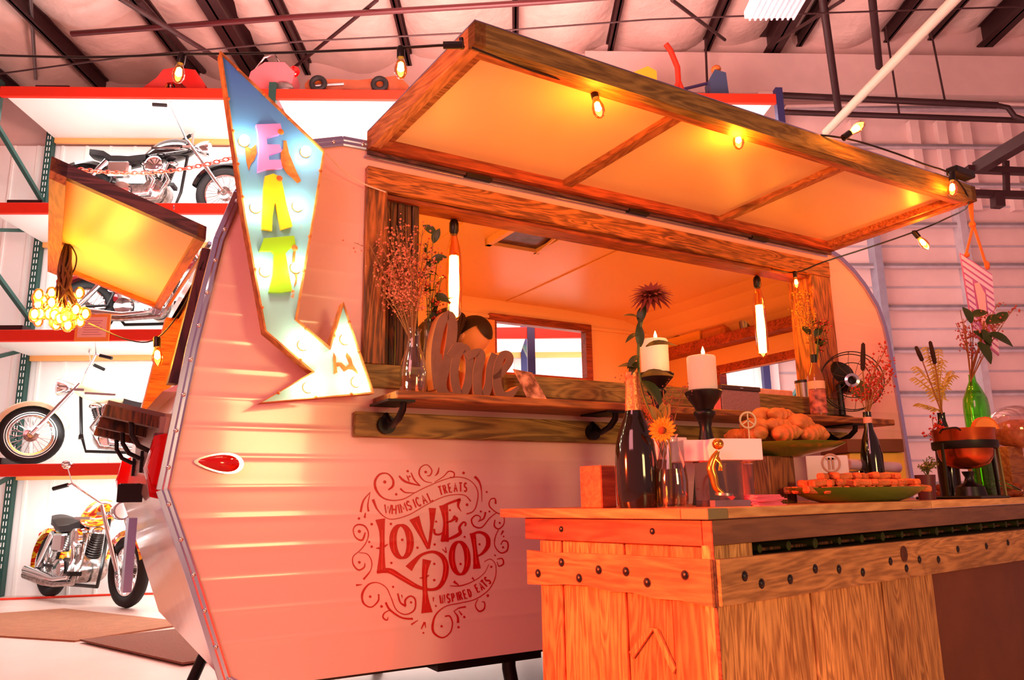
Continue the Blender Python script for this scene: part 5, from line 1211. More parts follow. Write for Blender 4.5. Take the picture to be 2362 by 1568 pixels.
# card with a round mark
cdv = thing('round_mark_card', 'white card with a pale brown round mark behind the platter', 'card', tuple(base(1910, 3.2, ZT)))
bpx(1863, 1960, 1050, 1100, 3.2, .003, 'card', M['white_card'], cdv, yaw=0, zb=ZT)
Mk = mat('mark_brown', (200, 150, 140), .6); p = pt(1917, 1068, 3.197)
MB(Matrix.Translation(p)).torus((0, 0, 0), .036, .004, 'y', 28, 6, .3).build('mark_ring', Mk, cdv)
MB(Matrix.Translation(p)).box(-.012, -.004, -.001, .001, -.026, .022).box(.004, .012, -.001, .001, -.026, .022).box(-.02, .02, -.001, .001, .014, .022).build('mark_letters', Mk, cdv)
# bottle with red blossoms and a cattail
b2 = thing('slim_bottle_vase', 'slim dark bottle with pink neck label holding red blossoms right of the fan', 'vase', tuple(base(2022, 3.25, ZT)))
lpx(2002, 3.25, [(24, 1095), (24, 1050), (18, 1015), (10, 990), (9, 955), (9, 950)], 'glass', M['bottle_dk'], b2, 24, ZT)
lpx(2002, 3.25, [(9.6, 988), (9.6, 962)], 'neck_label', mat('pink_label', (236, 160, 140), .5), b2, 24, cap=False)
fl2 = thing('red_blossom_sprig', 'sprig of red blossoms standing in the slim dark bottle', 'flowers', tuple(pt(2002, 952, 3.25)))
spray(fl2, pt(2002, 958, 3.25), [pt(x, y, 3.25 + rs.uniform(-.04, .04)) for x, y in ((1985, 900), (2010, 870), (2025, 830), (2045, 800), (2058, 830), (2066, 855), (2040, 850), (2020, 890), (2050, 880))], rs, M['bloom_red'], M['stem'], 5, .0052, .05, 6)
def cattail(x0, y0, x1, y1, xs0, ys0, d, lab):
    t = thing('cattail', lab, 'cattail', tuple(pt(xs0, ys0, d)))
    MB().tube([tuple(pt(xs0, ys0, d)), tuple(pt((xs0 + x0) / 2, (ys0 + y0) / 2, d)), tuple(pt(x0, y0, d))], .003, 6).build('stem', M['stem'], t)
    A_, B_ = pt(x0, y0, d), pt(x1, y1, d); MB().tube([A_, A_.lerp(B_, .06), A_.lerp(B_, .5), A_.lerp(B_, .94), B_], [.003, .009, .0105, .008, .002], 12).build('seed_head', mat('cattail_brown', (50, 26, 20), .9), t)
cattail(1990, 855, 1991, 790, 2000, 952, 3.25, 'dark cattail standing among the red blossoms by the fan')
# carton, paper roll, yellow box in the middle
yc = thing('yellow_carton', 'yellow carton with brown lid behind the slim bottle, left of the chafing dish', 'box', tuple(base(2030, 3.6, ZT)))
bpx(1962, 2099, 1044, 1112, 3.6, .2, 'body', mat('yellow_carton', (238, 190, 80), .5), yc, yaw=.15, zb=ZT)
bpx(1952, 2093, 1012, 1044, 3.58, .24, 'lid', mat('dark_carton', (112, 62, 40), .6), yc, yaw=.15)
q = MB(); q.tube([tuple(pt(1955, 1070, 3.25)), tuple(pt(2072, 1078, 3.35))], .022, 14).build('paper_roll', mat('lilac_paper', (200, 170, 200), .5), None, 'lilac paper roll lying above the pastry fingers', cat='roll')
bpx(1950, 2080, 1085, 1110, 3.34, .06, 'roll_stand', M['steel'], zb=ZT, label='low steel stand under the lilac paper roll', cat='stand')
# sprout cup
cu = thing('sprout_pot', 'small dark pot of sprouts between platter and chafing dish', 'plant', tuple(base(2140, 3.15, ZT)))
lpx(2140, 3.15, [(18, 1145), (22, 1095), (20, 1096), (19, 1100), (0, 1100)], 'pot', mat('plum_pot', (90, 40, 44), .4), cu, 24, ZT, cap=False)
spray(cu, pt(2140, 1100, 3.15), [pt(x, y, 3.15 + rs.uniform(-.03, .03)) for x, y in ((2118, 1070), (2128, 1060), (2138, 1055), (2150, 1060), (2160, 1070), (2140, 1075))], rs, M['leaf2'], M['gstem'], 4, .004, .025, 4, M['leaf2'], 1)
# chafing dish
cf = thing('chafing_dish', 'round copper chafing dish on a four legged frame with black tray', 'chafing dish', tuple(pt(2236, 1110, 3.42).xy) + (ZT,))
cop = mat('copper', (200, 96, 50), .25, .9, noise=(12, .4, (130, 50, 24)))
Dc = 3.42
lpx(2234, Dc, [(0, 1030), (62, 1030), (64, 996), (66, 990), (63, 990), (60, 1000), (0, 1000)], 'upper_pan', cop, cf, 36, cap=False)
lpx(2232, Dc, [(0, 1082), (25, 1080), (46, 1070), (56, 1052), (58, 1036)], 'bowl', cop, cf, 36, cap=False)
lpx(2232, Dc, [(66, 1036), (68, 1032), (68, 1018), (64, 1018), (64, 1034)], 'frame_ring', M['iron'], cf, 36, cap=False)
lpx(2250, Dc - .06, [(34, 1130), (30, 1122), (12, 1112), (8, 1100), (12, 1092), (14, 1086), (0, 1086)], 'burner', M['black'], cf, 24, ZT + .012)
for (x, d) in ((2172, Dc - .08), (2298, Dc - .05), (2200, Dc + .1), (2284, Dc + .1)):
    p0 = pt(x, 1022, d); q = MB().bar(p0, (p0.x + (.008 if x > 2234 else -.0), p0.y, ZT + .01), .018, .006); q.build('leg', mat('olive_leg', (120, 120, 70), .4) if x == 2298 else M['iron'], cf)
q = MB(); h0 = pt(2168, 998, Dc - .1); h1 = pt(2215, 992, Dc - .13); q.tube(smooth([tuple(h0), tuple(pt(2175, 990, Dc - .16)), tuple(pt(2205, 986, Dc - .17)), tuple(h1)], 4), .004, 8).build('handle', M['iron'], cf)
MB(Matrix.Translation(base(2234, 3.36, ZT)) @ Matrix.Rotation(C.yaw, 4, 'Z')).box(-.17, .17, -.11, .15, 0, .012, .004).build('tray', M['black'], cf)
# rolls beside the dish
r0 = MB().ball((0, 0, .02), .024, 10, (1.3, .9, .8)).build('bread_roll', mat('dark_roll', (150, 70, 34), .6, noise=(25, .5, (90, 34, 16))), None, 'small brown roll lying behind the chafing dish legs', cat='pastry', group='small brown rolls behind the chafing dish')
for i in range(18):
    o = r0 if i == 0 else dup(r0); o.location = base(2170 + (i % 9) * 22, 3.75 + .06 * (i % 3), ZT + (.0 if i < 9 else .03)); o.rotation_euler = (0, 0, rs.uniform(0, 6))
# green bottle with rose stems
gb = thing('green_bottle_vase', 'green glass bottle behind the chafing dish holding rose stems', 'vase', tuple(base(2281, 3.64, ZT)))
lpx(2250, 3.64, [(24, 1115), (27, 1100), (27, 940), (25, 920), (15, 895), (8, 880), (6.5, 866), (8, 864)], 'glass', M['gglass'], gb, 28, ZT, cap=False)
fr = thing('rose_sprig', 'bunch of dusty rose blossoms with dark leaves in the green bottle', 'flowers', tuple(pt(2245, 900, 3.58)))
spray(fr, pt(2239, 880, 3.635), [pt(x, y, 3.52 + rs.uniform(-.05, .05)) for x, y in ((2205, 745), (2215, 715), (2222, 735), (2240, 720), (2238, 760), (2285, 720), (2300, 700), (2320, 730), (2335, 715), (2300, 745), (2270, 745))], rs, M['bloom_rose'], M['stem'], 5, .0058, .06, 5, M['leaf'], 0)
for (x, y, dx, dz, ln, w) in ((2245, 765, .8, -.5, .10, .05), (2280, 770, .9, -.35, .12, .06), (2255, 790, .5, -.8, .11, .06), (2275, 745, .7, .3, .09, .06), (2240, 745, -.2, .6, .08, .05), (2265, 760, .3, -.9, .09, .05), (2240, 730, .7, .3, .08, .045), (2295, 745, .5, .5, .08, .05)):
    q = MB(); blade(q, pt(x, y, 3.5), (dx, -.2, dz), (0, -.8, .5), ln, w, .3, 6, .3); q.build('leaf', M['leaf'], fr)
q = MB(); q.tube(smooth([tuple(pt(2240, 890, 3.635)), tuple(pt(2242, 850, 3.62)), tuple(pt(2262, 790, 3.54)), tuple(pt(2270, 740, 3.5))], 4), .005, 6).build('stem', M['stem'], fr)
# dark bottle with cattails and yellow fern
db = thing('dark_bottle_vase', 'dark bottle left of the chafing dish holding cattails and yellow fern', 'vase', tuple(base(2196, 3.7, ZT)))
lpx(2174, 3.7, [(22, 1112), (23, 1090), (22, 1020), (12, 985), (8.5, 970), (8, 955), (9, 952)], 'glass', M['bottle_dk'], db, 24, ZT)
cattail(2128, 833, 2112, 798, 2173, 955, 3.68, 'left and shorter leaning cattail of the pair above the yellow fern')
cattail(2157, 840, 2145, 786, 2174, 955, 3.70, 'right and longer cattail of the pair above the yellow fern')
fe = thing('yellow_fern', 'yellow green fern fronds spreading from the dark bottle', 'plant', tuple(pt(2174, 955, 3.72)))
fm = mat('yellow_fern_leaf', (196, 160, 56), .6)
for (x, y) in ((2112, 845), (2110, 870), (2135, 800), (2150, 820), (2175, 830), (2195, 855), (2200, 865), (2118, 930), (2165, 805)):
    q = MB(); A_ = pt(2172, 955, 3.72); B_ = pt(x, y, 3.72); mid = A_.lerp(B_, .55); mid.x = mid.x * .5 + A_.x * .5; S = smooth([tuple(A_), tuple(mid), tuple(B_)], 8); q.tube(S, .0022, 5)
    for i in range(6, len(S)):
        for s_ in (-1, 1): blade(q, S[i], (s_ * .8, rs.uniform(-.5, .5), -.4), (0, -1, .2), .03, .008, .2, 2, .3)
    q.build('frond', fm, fe)
spb = thing('red_berry_sprig', 'low sprig of red berries beside the dark bottle', 'plant', tuple(pt(2160, 1010, 3.6)))
spray(spb, pt(2168, 1040, 3.6), [pt(x, y, 3.6) for x, y in ((2150, 965), (2160, 975), (2168, 990), (2140, 1000), (2155, 1010))], rs, M['bloom_red'], M['stem'], 4, .006, .04, 5)
# bread under plastic, crate and tongs at the right edge
bd = thing('bread_loaf', 'seeded bread loaf on a crate at the right edge of the counter', 'bread', tuple(base(2345, 4.0, ZT)))
lv = pt(2348, 1000, 4.0); MB().ball(lv, .12, 18, (1.1, .8, .62)).build('crust', mat('loaf_crust', (196, 120, 60), .7, noise=(25, .6, (120, 60, 30)), bump=(50, .5)), bd)
MB().ball(lv + Vector((0, 0, .02)), .16, 18, (1.0, .8, .8)).build('cellophane', glass('cellophane', (250, 235, 235), al=.45), bd)
bpx(2300, 2400, 1030, 1082, 3.95, .2, 'wooden_crate', wood('crate_wood', (190, 120, 54), (150, 84, 36), C.yaw, 'x', 1, .6, knots=False), zb=ZT, label='light wooden crate under the bread loaf', cat='crate')
tg = thing('serving_tongs', 'thin metal tongs lying in front of the crate at right', 'tongs', tuple(base(2335, 3.5, ZT + .02)))
for s_ in (-1, 1): MB().tube([tuple(base(2300, 3.6, ZT + .07 + s_ * .012)), tuple(base(2330, 3.5, ZT + .05 + s_ * .008)), tuple(base(2358, 3.42, ZT + .03))], .0035, 6).build('arm', M['chrome'], tg)
cs = thing('citrus_wedge', 'orange wedge resting on the rim of the chafing dish', 'fruit', tuple(pt(2275, 985, Dc)))
MB(Matrix.Translation(pt(2272, 990, Dc))).prism([(.05 * math.cos(t), .05 * math.sin(t)) for t in [k * PI / 10 for k in range(11)]], -.012, .012).build('flesh', mat('orange_flesh', (236, 150, 60), .4), cs)
MB(Matrix.Translation(pt(2272, 990, Dc))).prism([(.056 * math.cos(t), .056 * math.sin(t)) for t in [k * PI / 10 for k in range(11)]] + [(.05 * math.cos(t), .05 * math.sin(t)) for t in [k * PI / 10 for k in range(10, -1, -1)]], -.0125, .0125).build('peel', mat('orange_peel', (220, 110, 30), .5), cs)
# ------------------------------------------------------------------ things on the serving shelf
ZS = 1.323
def tp(x, y, b): a, z = T.hit(x, y, b); return T.W(a, b, z)
def sbase(x, b, z=ZS):
    y = 950.0
    for _ in range(12): a, zz = T.hit(x, y, b); y += (zz - z) * 500
    return T.W(a, b, z)
def dep(x, b): return sbase(x, b).y
# flask with dry pink blossoms
bf = -.12; o = sbase(953, bf); d_ = o.y
fk = thing('glass_flask_vase', 'clear glass flask on the serving shelf holding dry pink blossoms', 'vase', tuple(o))
lpx(953, d_, [(27, 908), (31, 900), (32, 860), (28, 835), (18, 805), (15, 785), (15, 768), (19, 760)], 'glass', M['glass'], fk, 28, ZS, cap=False)
lpx(953, d_, [(26, 906), (29, 898), (29, 868), (0, 867)], 'water', bpy.data.materials['water'], fk, 24, ZS + .004)
ds = thing('dry_pink_blossoms', 'large airy bunch of dry pink blossoms in the glass flask', 'flowers', tuple(o + Vector((0, 0, .08))))
rs = random.Random(11)
spray(ds, tuple(pt(953, 800, d_)), [pt(x, y, d_ + rs.uniform(-.08, .06)) for x, y in ((850, 560), (868, 540), (885, 520), (900, 545), (915, 520), (935, 515), (955, 520), (975, 530), (980, 560), (870, 600), (895, 590), (920, 580), (945, 570), (965, 590), (985, 610), (860, 630), (900, 640), (850, 575), (930, 620), (866, 655), (1000, 600))], rs, M['bloom_pink'], M['stem'], 6, .0042, .075, 9)
o2 = sbase(988, -.05); d2 = o2.y
f2 = thing('glass_tube_vase', 'narrow glass vase between the flask and the love sign', 'vase', tuple(o2))
lpx(990, d2, [(18, 903), (20, 895), (16, 830), (11, 790), (11, 745), (12, 738)], 'glass', M['glass'], f2, 24, ZS, cap=False)
lf = thing('leafy_rose_sprig', 'leafy sprig with small roses in the narrow vase beside the hanging bulb', 'flowers', tuple(o2 + Vector((0, 0, .1))))
spray(lf, tuple(pt(990, 800, d2)), [pt(x, y, d2 + rs.uniform(-.03, .03)) for x, y in ((985, 560), (1000, 545), (1012, 580), (990, 620), (1005, 650), (1015, 690), (1018, 640))], rs, M['bloom_red'], M['gstem'], 2, .006, .04, 4, M['leaf'], 1)
for (x, y, dx, dz) in ((1000, 560, .3, .8), (1010, 600, -.5, -.3), (990, 640, -.8, .2), (1005, 680, .6, -.3), (995, 720, .4, -.7), (1005, 540, -.6, .5), (995, 600, .8, .2)):
    q = MB(); blade(q, pt(x, y, d2), (dx, -.3, dz), (0, -1, .3), .06, .035, .3, 5, .3); q.build('leaf', M['leaf'], lf)
# love sign
LB = -.14
def l2a(cx, cy, h=0): a, z = T.hit(780 + cx / 2.703, 380 + cy / 2.703, LB); return (a, LB, z)
lv = thing('love_sign', 'thick grey wooden word love in script standing on the shelf', 'sign', tuple(sbase(1080, LB)))
lw = mat('grey_stained_wood', (132, 94, 82), .6, noise=(14, .5, (104, 70, 62))); le = mat('pale_wood_edge', (236, 160, 90), .6)
def thick(strokes, d0, dz):
    q = MB(T.M); e = MB(T.M)
    for si_, (pts_, w_) in enumerate(strokes):
        dz -= .0009; r_ = MB(); ribbon(r_, pts_, [x_ * 1.16 for x_ in w_], conv=lambda x, y, h: l2a(x, y), n=5); V = [v.copy() for v in r_.v]; n_ = len(V)
        fr_ = [(v.x, LB + dz, v.z) for v in V]; bk_ = [(v.x, LB + .05, v.z) for v in V]
        q.add(fr_, r_.f); e.add(fr_ + bk_, [(i, i + 2, i + 2 + n_, i + n_) for i in range(0, n_ - 2, 2)] + [(i + 1, i + 3, i + 3 + n_, i + 1 + n_) for i in range(0, n_ - 2, 2)] + [(0, 1, 1 + n_, n_), (n_ - 2, n_ - 1, 2 * n_ - 1, 2 * n_ - 2)])
        e.add(bk_, [tuple(reversed(f_)) for f_ in r_.f])
    return q, e
ST = {'l': [([(612, 1400), (606, 1260), (612, 1120), (645, 985), (690, 935), (712, 985), (705, 1100), (680, 1230), (655, 1330), (650, 1400), (685, 1440), (745, 1420)], [30, 44, 48, 50, 44, 52, 56, 52, 44, 50, 46, 20]), ([(618, 1180), (622, 1300), (640, 1420)], [46, 56, 40])],
      'o': [([(780, 1145), (740, 1190), (722, 1300), (740, 1410), (780, 1425), (812, 1340), (818, 1230), (795, 1150), (770, 1140)], [40, 44, 46, 46, 44, 46, 46, 44, 36]), ([(690, 1190), (740, 1130), (790, 1150)], [30, 40, 40])],
      'v': [([(800, 1200), (850, 1175), (885, 1190), (865, 1300), (868, 1420), (905, 1440), (935, 1370), (945, 1260), (975, 1180)], [34, 44, 52, 50, 48, 48, 44, 42, 44])],
      'e': [([(960, 1330), (1010, 1300), (1060, 1230), (1055, 1190), (1018, 1190), (990, 1260), (985, 1370), (1015, 1440), (1065, 1435), (1120, 1385)], [20, 34, 40, 42, 40, 44, 48, 50, 40, 14])]}
for i, (c_, s_) in enumerate(ST.items()):
    q, e = thick(s_, 0, -.0027 * i); lo = q.build('letter_face', lw, lv); e.build('letter_edge', le, lv)
# photo card
pc_ = thing('leaning_photo_card', 'pale printed card leaning right of the love sign', 'card', tuple(sbase(1228, -.12)))
cardm = mat('feather_print', (236, 176, 160), .5, noise=(22, .95, (80, 40, 40)))
q = MB(T.M); A4 = [T.hit(*p_, -.14) for p_ in ((1213, 926), (1262, 928), (1243, 855), (1195, 847))]
q.add([(A4[0][0], -.16, ZS), (A4[1][0], -.15, ZS), (A4[2][0], -.09, A4[2][1]), (A4[3][0], -.10, A4[3][1])] + [(A4[0][0], -.157, ZS), (A4[1][0], -.147, ZS), (A4[2][0], -.087, A4[2][1]), (A4[3][0], -.097, A4[3][1])], [(0, 1, 2, 3), (7, 6, 5, 4), (0, 4, 5, 1), (1, 5, 6, 2), (2, 6, 7, 3), (3, 7, 4, 0)]); q.build('print', cardm, pc_)
q = MB(T.M).box(A4[3][0] - .09, A4[3][0] - .02, -.06, -.03, ZS, ZS + .10).build('card_prop', M['wood_dark'], pc_)
# inner appliances seen over the shelf
def inner_box(x0, x1, y0, y1, b, dp, nm, mt, lab, cat, zb=None):
    a0, z1 = T.hit(x0, y0, b); a1, _ = T.hit(x1, y0, b); z0 = T.hit(x0, y1, b)[1] if zb is None else zb
    t = thing(nm, lab, cat, tuple(T.W((a0 + a1) / 2, b, z0))); MB(T.M).box(a0, a1, b, b + dp, z0, z1, .004).build('body', mt, t); return t, a0, a1, z0, z1
t_, a0, a1, z0, z1 = inner_box(1664, 1752, 897, 945, -.12, .10, 'lilac_speaker', mat('lilac_grille', (150, 110, 120), .6, bump=(80, .3)), 'mauve box with dark top strip on the shelf behind the candle', 'speaker', ZS)
MB(T.M).box(a0 - .004, a1 + .004, -.124, -.02, z1 - .0, z1 + .022, .003).build('top_strip', mat('dark_strip', (70, 50, 50), .4), t_); MB(T.M).box((a0 + a1) / 2 - .01, (a0 + a1) / 2 + .01, -.126, -.124, z1 + .008, z1 + .013).build('badge', M['chrome'], t_)
MB(T.M).box(a0 - .05, a0 - .006, -.12, -.02, ZS, ZS + .1, .004).build('pink_carton', mat('pink_carton', (236, 110, 110), .5), None, 'narrow pink carton left of the mauve box on the shelf', cat='box')
t_, a0, a1, z0, z1 = inner_box(1752, 1828, 895, 912, .02, .12, 'paper_stack', mat('pink_white_paper', (244, 190, 170), .6, noise=(30, .5, (220, 120, 100))), 'heap of crumpled paper behind the right end of the hatch sill', 'paper', 1.447)
mp_ = sbase(1858, .06, 1.45)
mg = thing('steel_canister', 'steel canister with dark lid left of the labelled wine bottle', 'canister', tuple(mp_))
lpx(1853, mp_.y, [(19, 914), (20, 885), (20, 882)], 'body', M['steel'], mg, 26, 1.448); lpx(1853, mp_.y, [(21, 884), (21, 878), (0, 875)], 'lid', M['black'], mg, 26)
wb = sbase(1890, -.1); wv = thing('wine_bottle_vase', 'labelled wine bottle on the shelf holding a yellow and red posy', 'vase', tuple(wb))
lpx(1883, wb.y, [(17, 956), (19, 950), (19, 875), (16, 862), (9, 845), (6.5, 835), (6.5, 818)], 'glass', mat('amber_bottle', (150, 84, 40), .12, coat=.4), wv, 28, ZS)
lpx(1883, wb.y, [(7, 845), (7, 820), (7.4, 818)], 'neck_foil', M['black'], wv, 20, cap=False)
def wrap(x, y0, y1, r, d, mt, par, nm, lab=None):
    o = WO[par.name] if par is not None else base(x, d, pt(x, y0, d).z); rr = r * kp(x, y0, d); z0, z1 = pt(x, y1, d).z, pt(x, y0, d).z; v = []
    for k in range(13):
        t_ = -PI / 2 - 1.5 + k * .25; v += [(o.x + rr * math.cos(t_), o.y + rr * math.sin(t_), z0), (o.x + rr * math.cos(t_), o.y + rr * math.sin(t_), z1)]
    return MB().add(v, [(2 * k, 2 * k + 2, 2 * k + 3, 2 * k + 1) for k in range(12)], True).build(nm, mt, par, lab)
wrap(1883, 880, 898, 19.6, wb.y, mat('cream_label', (240, 190, 160), .5), wv, 'upper_label', 'cream label')
wrap(1883, 900, 954, 19.6, wb.y, mat('figure_label', (230, 130, 110), .5, noise=(28, .9, (90, 40, 50))), wv, 'lower_label', 'printed label')
ps = thing('yellow_red_posy', 'airy yellow sprig with red berries in the labelled wine bottle', 'flowers', tuple(wb + Vector((0, 0, .25))))
spray(ps, tuple(pt(1883, 835, wb.y)), [pt(x, y, wb.y + rs.uniform(-.05, .04)) for x, y in ((1825, 690), (1835, 665), (1848, 680), (1855, 700), (1862, 670), (1840, 720), (1868, 715))], rs, M['bloom_yel'], M['stem'], 5, .004, .06, 7)
ps2 = thing('red_berry_posy', 'dark red berries and leaves at the right of the yellow sprig', 'flowers', tuple(wb + Vector((.02, 0, .25))))
spray(ps2, tuple(pt(1884, 835, wb.y)), [pt(x, y, wb.y + rs.uniform(-.05, .04)) for x, y in ((1875, 735), (1890, 730), (1905, 740), (1912, 760), (1900, 770), (1888, 760))], rs, M['bloom_red'], M['gstem'], 3, .0055, .045, 5, M['leaf'], 1)
for (x, y, dx, dz) in ((1880, 790, .9, .0), (1878, 775, .6, .7), (1870, 770, -.6, .5)):
    q = MB(); blade(q, pt(x, y, wb.y), (dx, -.3, dz), (0, -1, .3), .06, .04, .3, 5, .3); q.build('leaf', M['leaf'], ps2)
# desk fan
fb = sbase(1953, -.1); fan = thing('desk_fan', 'black vintage desk fan in a wire cage at the right end of the shelf', 'fan', tuple(fb)); fd = fb.y - .0
def fz(y): return pt(1953, y, fd).z
MB().lathe([(.0, ZS), (.062, ZS), (.064, ZS + .01), (.05, ZS + .02), (.018, ZS + .032), (.014, fz(900)), (.016, fz(885)), (0, fz(884))], (fb.x - .01, fd + .02, 0), 24).build('stand', M['black'], fan)
fc = pt(1963, 880, fd - .05); ang = math.radians(-18)
MF = Matrix.Translation(fc) @ Matrix.Rotation(ang, 4, 'Z')
rc = 66 * kp(1963, 880, fd)
q = MB(MF).lathe([(0, -.02), (.024, -.018), (.03, 0), (.03, .05), (.05, .06), (.055, .12), (.03, .15), (0, .155)], (0, 0, 0), 22, 'y').build('motor', M['black'], fan)
MB(MF).lathe([(.022, -.06), (.036, -.058), (.036, -.05), (.022, -.05)], (0, 0, 0), 22, 'y', cap=False).build('hub_badge', M['chrome'], fan)
for i, t_ in enumerate((2.25, -.85, .7, 3.9)):
    v = []; 
    for k in range(9):
        s = k / 8; r_ = .02 + (rc * .86 - .02) * s; w = .082 * math.sin(PI * min(1, s * .8 + .16)) ** .7
        for u_ in (-1, 0, 1):
            tt = t_ + u_ * w / max(.03, r_) * .62; v.append((r_ * math.cos(tt), -.012 + u_ * .014 + .004 * abs(u_), r_ * math.sin(tt)))
    if i in (0, 1): MB(MF).add(v, [(3 * k + j, 3 * k + j + 1, 3 * k + j + 4, 3 * k + j + 3) for k in range(8) for j in (0, 1)], True).build('blade', M['black'] if i != 1 else mat('olive_blade', (90, 80, 40), .4), fan)
cg = MB(MF).torus((0, -.045, 0), rc, .0026, 'y', 48, 6).build('cage_ring', M['iron'], fan); MB(MF).torus((0, .035, 0), rc, .0026, 'y', 48, 6).build('cage_ring', M['iron'], fan); MB(MF).torus((0, -.06, 0), rc * .6, .0022, 'y', 40, 6).build('cage_ring', M['iron'], fan)
for k in range(12):
    a = 2 * PI * k / 12
    MB(MF).tube([(.034 * math.cos(a), -.055, .034 * math.sin(a)), (rc * .6 * math.cos(a + .12), -.06, rc * .6 * math.sin(a + .12)), (rc * math.cos(a), -.045, rc * math.sin(a)), (rc * math.cos(a), .035, rc * math.sin(a))], .0013, 5).build('cage_wire', mat('brown_wire', (84, 44, 30), .5) if k == 0 else bpy.data.materials['brown_wire'], fan)
# end wall shelf goods inside the trailer
def ew(b, z): return T.W(2.36, b, z)
ZE = 2.016
cp = MB(Matrix.Translation(ew(.92, ZE))).lathe([(.035, 0), (.05, .15), (.052, .152), (.047, .15), (.033, .005)], (0, 0, 0), 24).build('steel_cup', M['steel'], None, 'tall steel cup on the shelf at the end of the trailer', cat='cup')
wt = thing('wire_tray', 'low yellow tray of odds and ends on the end shelf left of the steel cup', 'tray', tuple(ew(1.4, ZE)))
MB(T.M).box(2.27, 2.43, 1.28, 1.62, ZE, ZE + .1, .004).build('tray', mat('yellow_tray', (236, 170, 70), .5), wt); MB(T.M).box(2.27, 2.43, 1.05, 1.27, ZE, ZE + .1, .02).build('bundle', mat('tan_bundle', (200, 120, 60), .7, bump=(30, .6)), wt)
MB(T.M).tube([(2.3, 1.6, ZE + .1), (2.32, 1.45, ZE + .13), (2.34, 1.25, ZE + .12)], .008).build('twig', M['wood_dark'], wt)
MB(T.M).prism([(2.25, ZE), (2.36, ZE), (2.30, ZE + .09)], 1.64, 1.70).build('dark_wedge', M['black'], None, 'dark wedge at the far end of the end shelf', cat='wedge')
MB(T.M).tube([(2.36, .5, ZE + .025), (2.36, .36, ZE + .03)], .022).build('clear_roll', mat('pale_roll', (240, 180, 130), .5), None, 'pale roll lying near the right end of the end shelf', cat='roll')
# hanging long filament bulbs in the hatch
M['bulbglow'] = glow('filament_glow', (1.0, .72, .24), 40)
M['amber'] = glass('amber_glass', (255, 200, 110), al=.5)
fil_long = None
def pendant(x, y0, y1, lab, b=.10):
    a, zt_ = T.hit(x, y0, b); _, zb2 = T.hit(x, y1, b); c = T.W(a, b, 0)
    t = thing('pendant_bulb', lab, 'lamp', tuple(T.W(a, b, zb2)))
    q = MB(); q.tube([(c.x, c.y, 2.14), (c.x, c.y, zt_)], .004, 6).build('cord', M['black'], t)
    MB().lathe([(.006, zt_ + .0), (.016, zt_ - .008), (.020, zt_ - .02), (.020, zt_ - .055), (.014, zt_ - .07), (0, zt_ - .07)], (c.x, c.y, 0), 16).build('socket', M['black'], t)
    L_ = zt_ - .055 - zb2; z_ = lambda s: zb2 + L_ * s
    MB().lathe([(0, z_(0)), (.016, z_(.02)), (.030, z_(.10)), (.034, z_(.35)), (.034, z_(.62)), (.026, z_(.82)), (.015, z_(.93)), (.014, z_(1))], (c.x, c.y, 0), 24, cap=False).build('glass_tube', M['amber'], t)
    fq = MB()
    for k in range(6):
        A = 2 * PI * k / 6; fq.tube([(c.x + .012 * math.cos(A), c.y + .012 * math.sin(A), z_(.72)), (c.x + .016 * math.cos(A + .4), c.y + .016 * math.sin(A + .4), z_(.4)), (c.x + .012 * math.cos(A + .8), c.y + .012 * math.sin(A + .8), z_(.06))], .008, 6)
    fq.build('filament', M['bulbglow'], t, 'glowing filament')
    light('POINT', 'pendant_light', (c.x, c.y, z_(.4)), (1.0, .24, .035), 7.5, .03)
pendant(1047, 505, 742, 'long glowing tube bulb hanging at the left of the hatch', .09)
pendant(1745, 636, 822, 'long glowing tube bulb hanging at the right of the hatch', .09)
light('POINT', 'inner_orange_light', T.W(.7, 1.1, 1.5), (1.0, .20, .025), 11, .12)  # bare orange point lights in mid-air inside the trailer, no fixture built
light('POINT', 'inner_orange_light', T.W(1.9, 1.2, 1.6), (1.0, .18, .025), 6, .1)
light('POINT', 'inner_rear_lamp', T.W(-.8, .8, 1.65), (1.0, .45, .05), 12, .06)
# ------------------------------------------------------------------ string lights
def bulb_on(t, p, tilt, s=1.0, ylab=None, e=14.0):
    p = Vector(p); d = Vector((math.sin(tilt), 0, -math.cos(tilt)))
    so = MB().tube([p + Vector((0, 0, .006)), p, p + d * .038 * s], [.012 * s, .015 * s, .0145 * s], 12).build('socket', M['black'], t)
    z = Vector((0, 0, -1)).rotation_difference(d).to_matrix().to_4x4(); Mx = Matrix.Translation(p + d * .038 * s) @ z
    MB(Mx).lathe([(.012 * s, 0), (.014 * s, -.01 * s), (.0225 * s, -.035 * s), (.0225 * s, -.055 * s), (.014 * s, -.074 * s), (0, -.082 * s)], (0, 0, 0), 16, cap=False).build('bulb', M['amber'], so)
    MB(Mx).lathe([(0, -.012 * s), (.010 * s, -.02 * s), (.013 * s, -.045 * s), (0, -.056 * s)], (0, 0, 0), 10).build('filament', M['bulbglow'], so)
    light('POINT', 'string_bulb_light', p + d * .095 * s, (1.0, .34, .05), e, .02 * s)
sl = thing('string_light', 'black string light cord looping along the awning edge to the hatch', 'string light', tuple(pt(1100, 110, 2.2)))
def aw_pt(s, t, h, dz=0): a, b, z = awp(s, t, h); return T.W(a, b, z + dz)
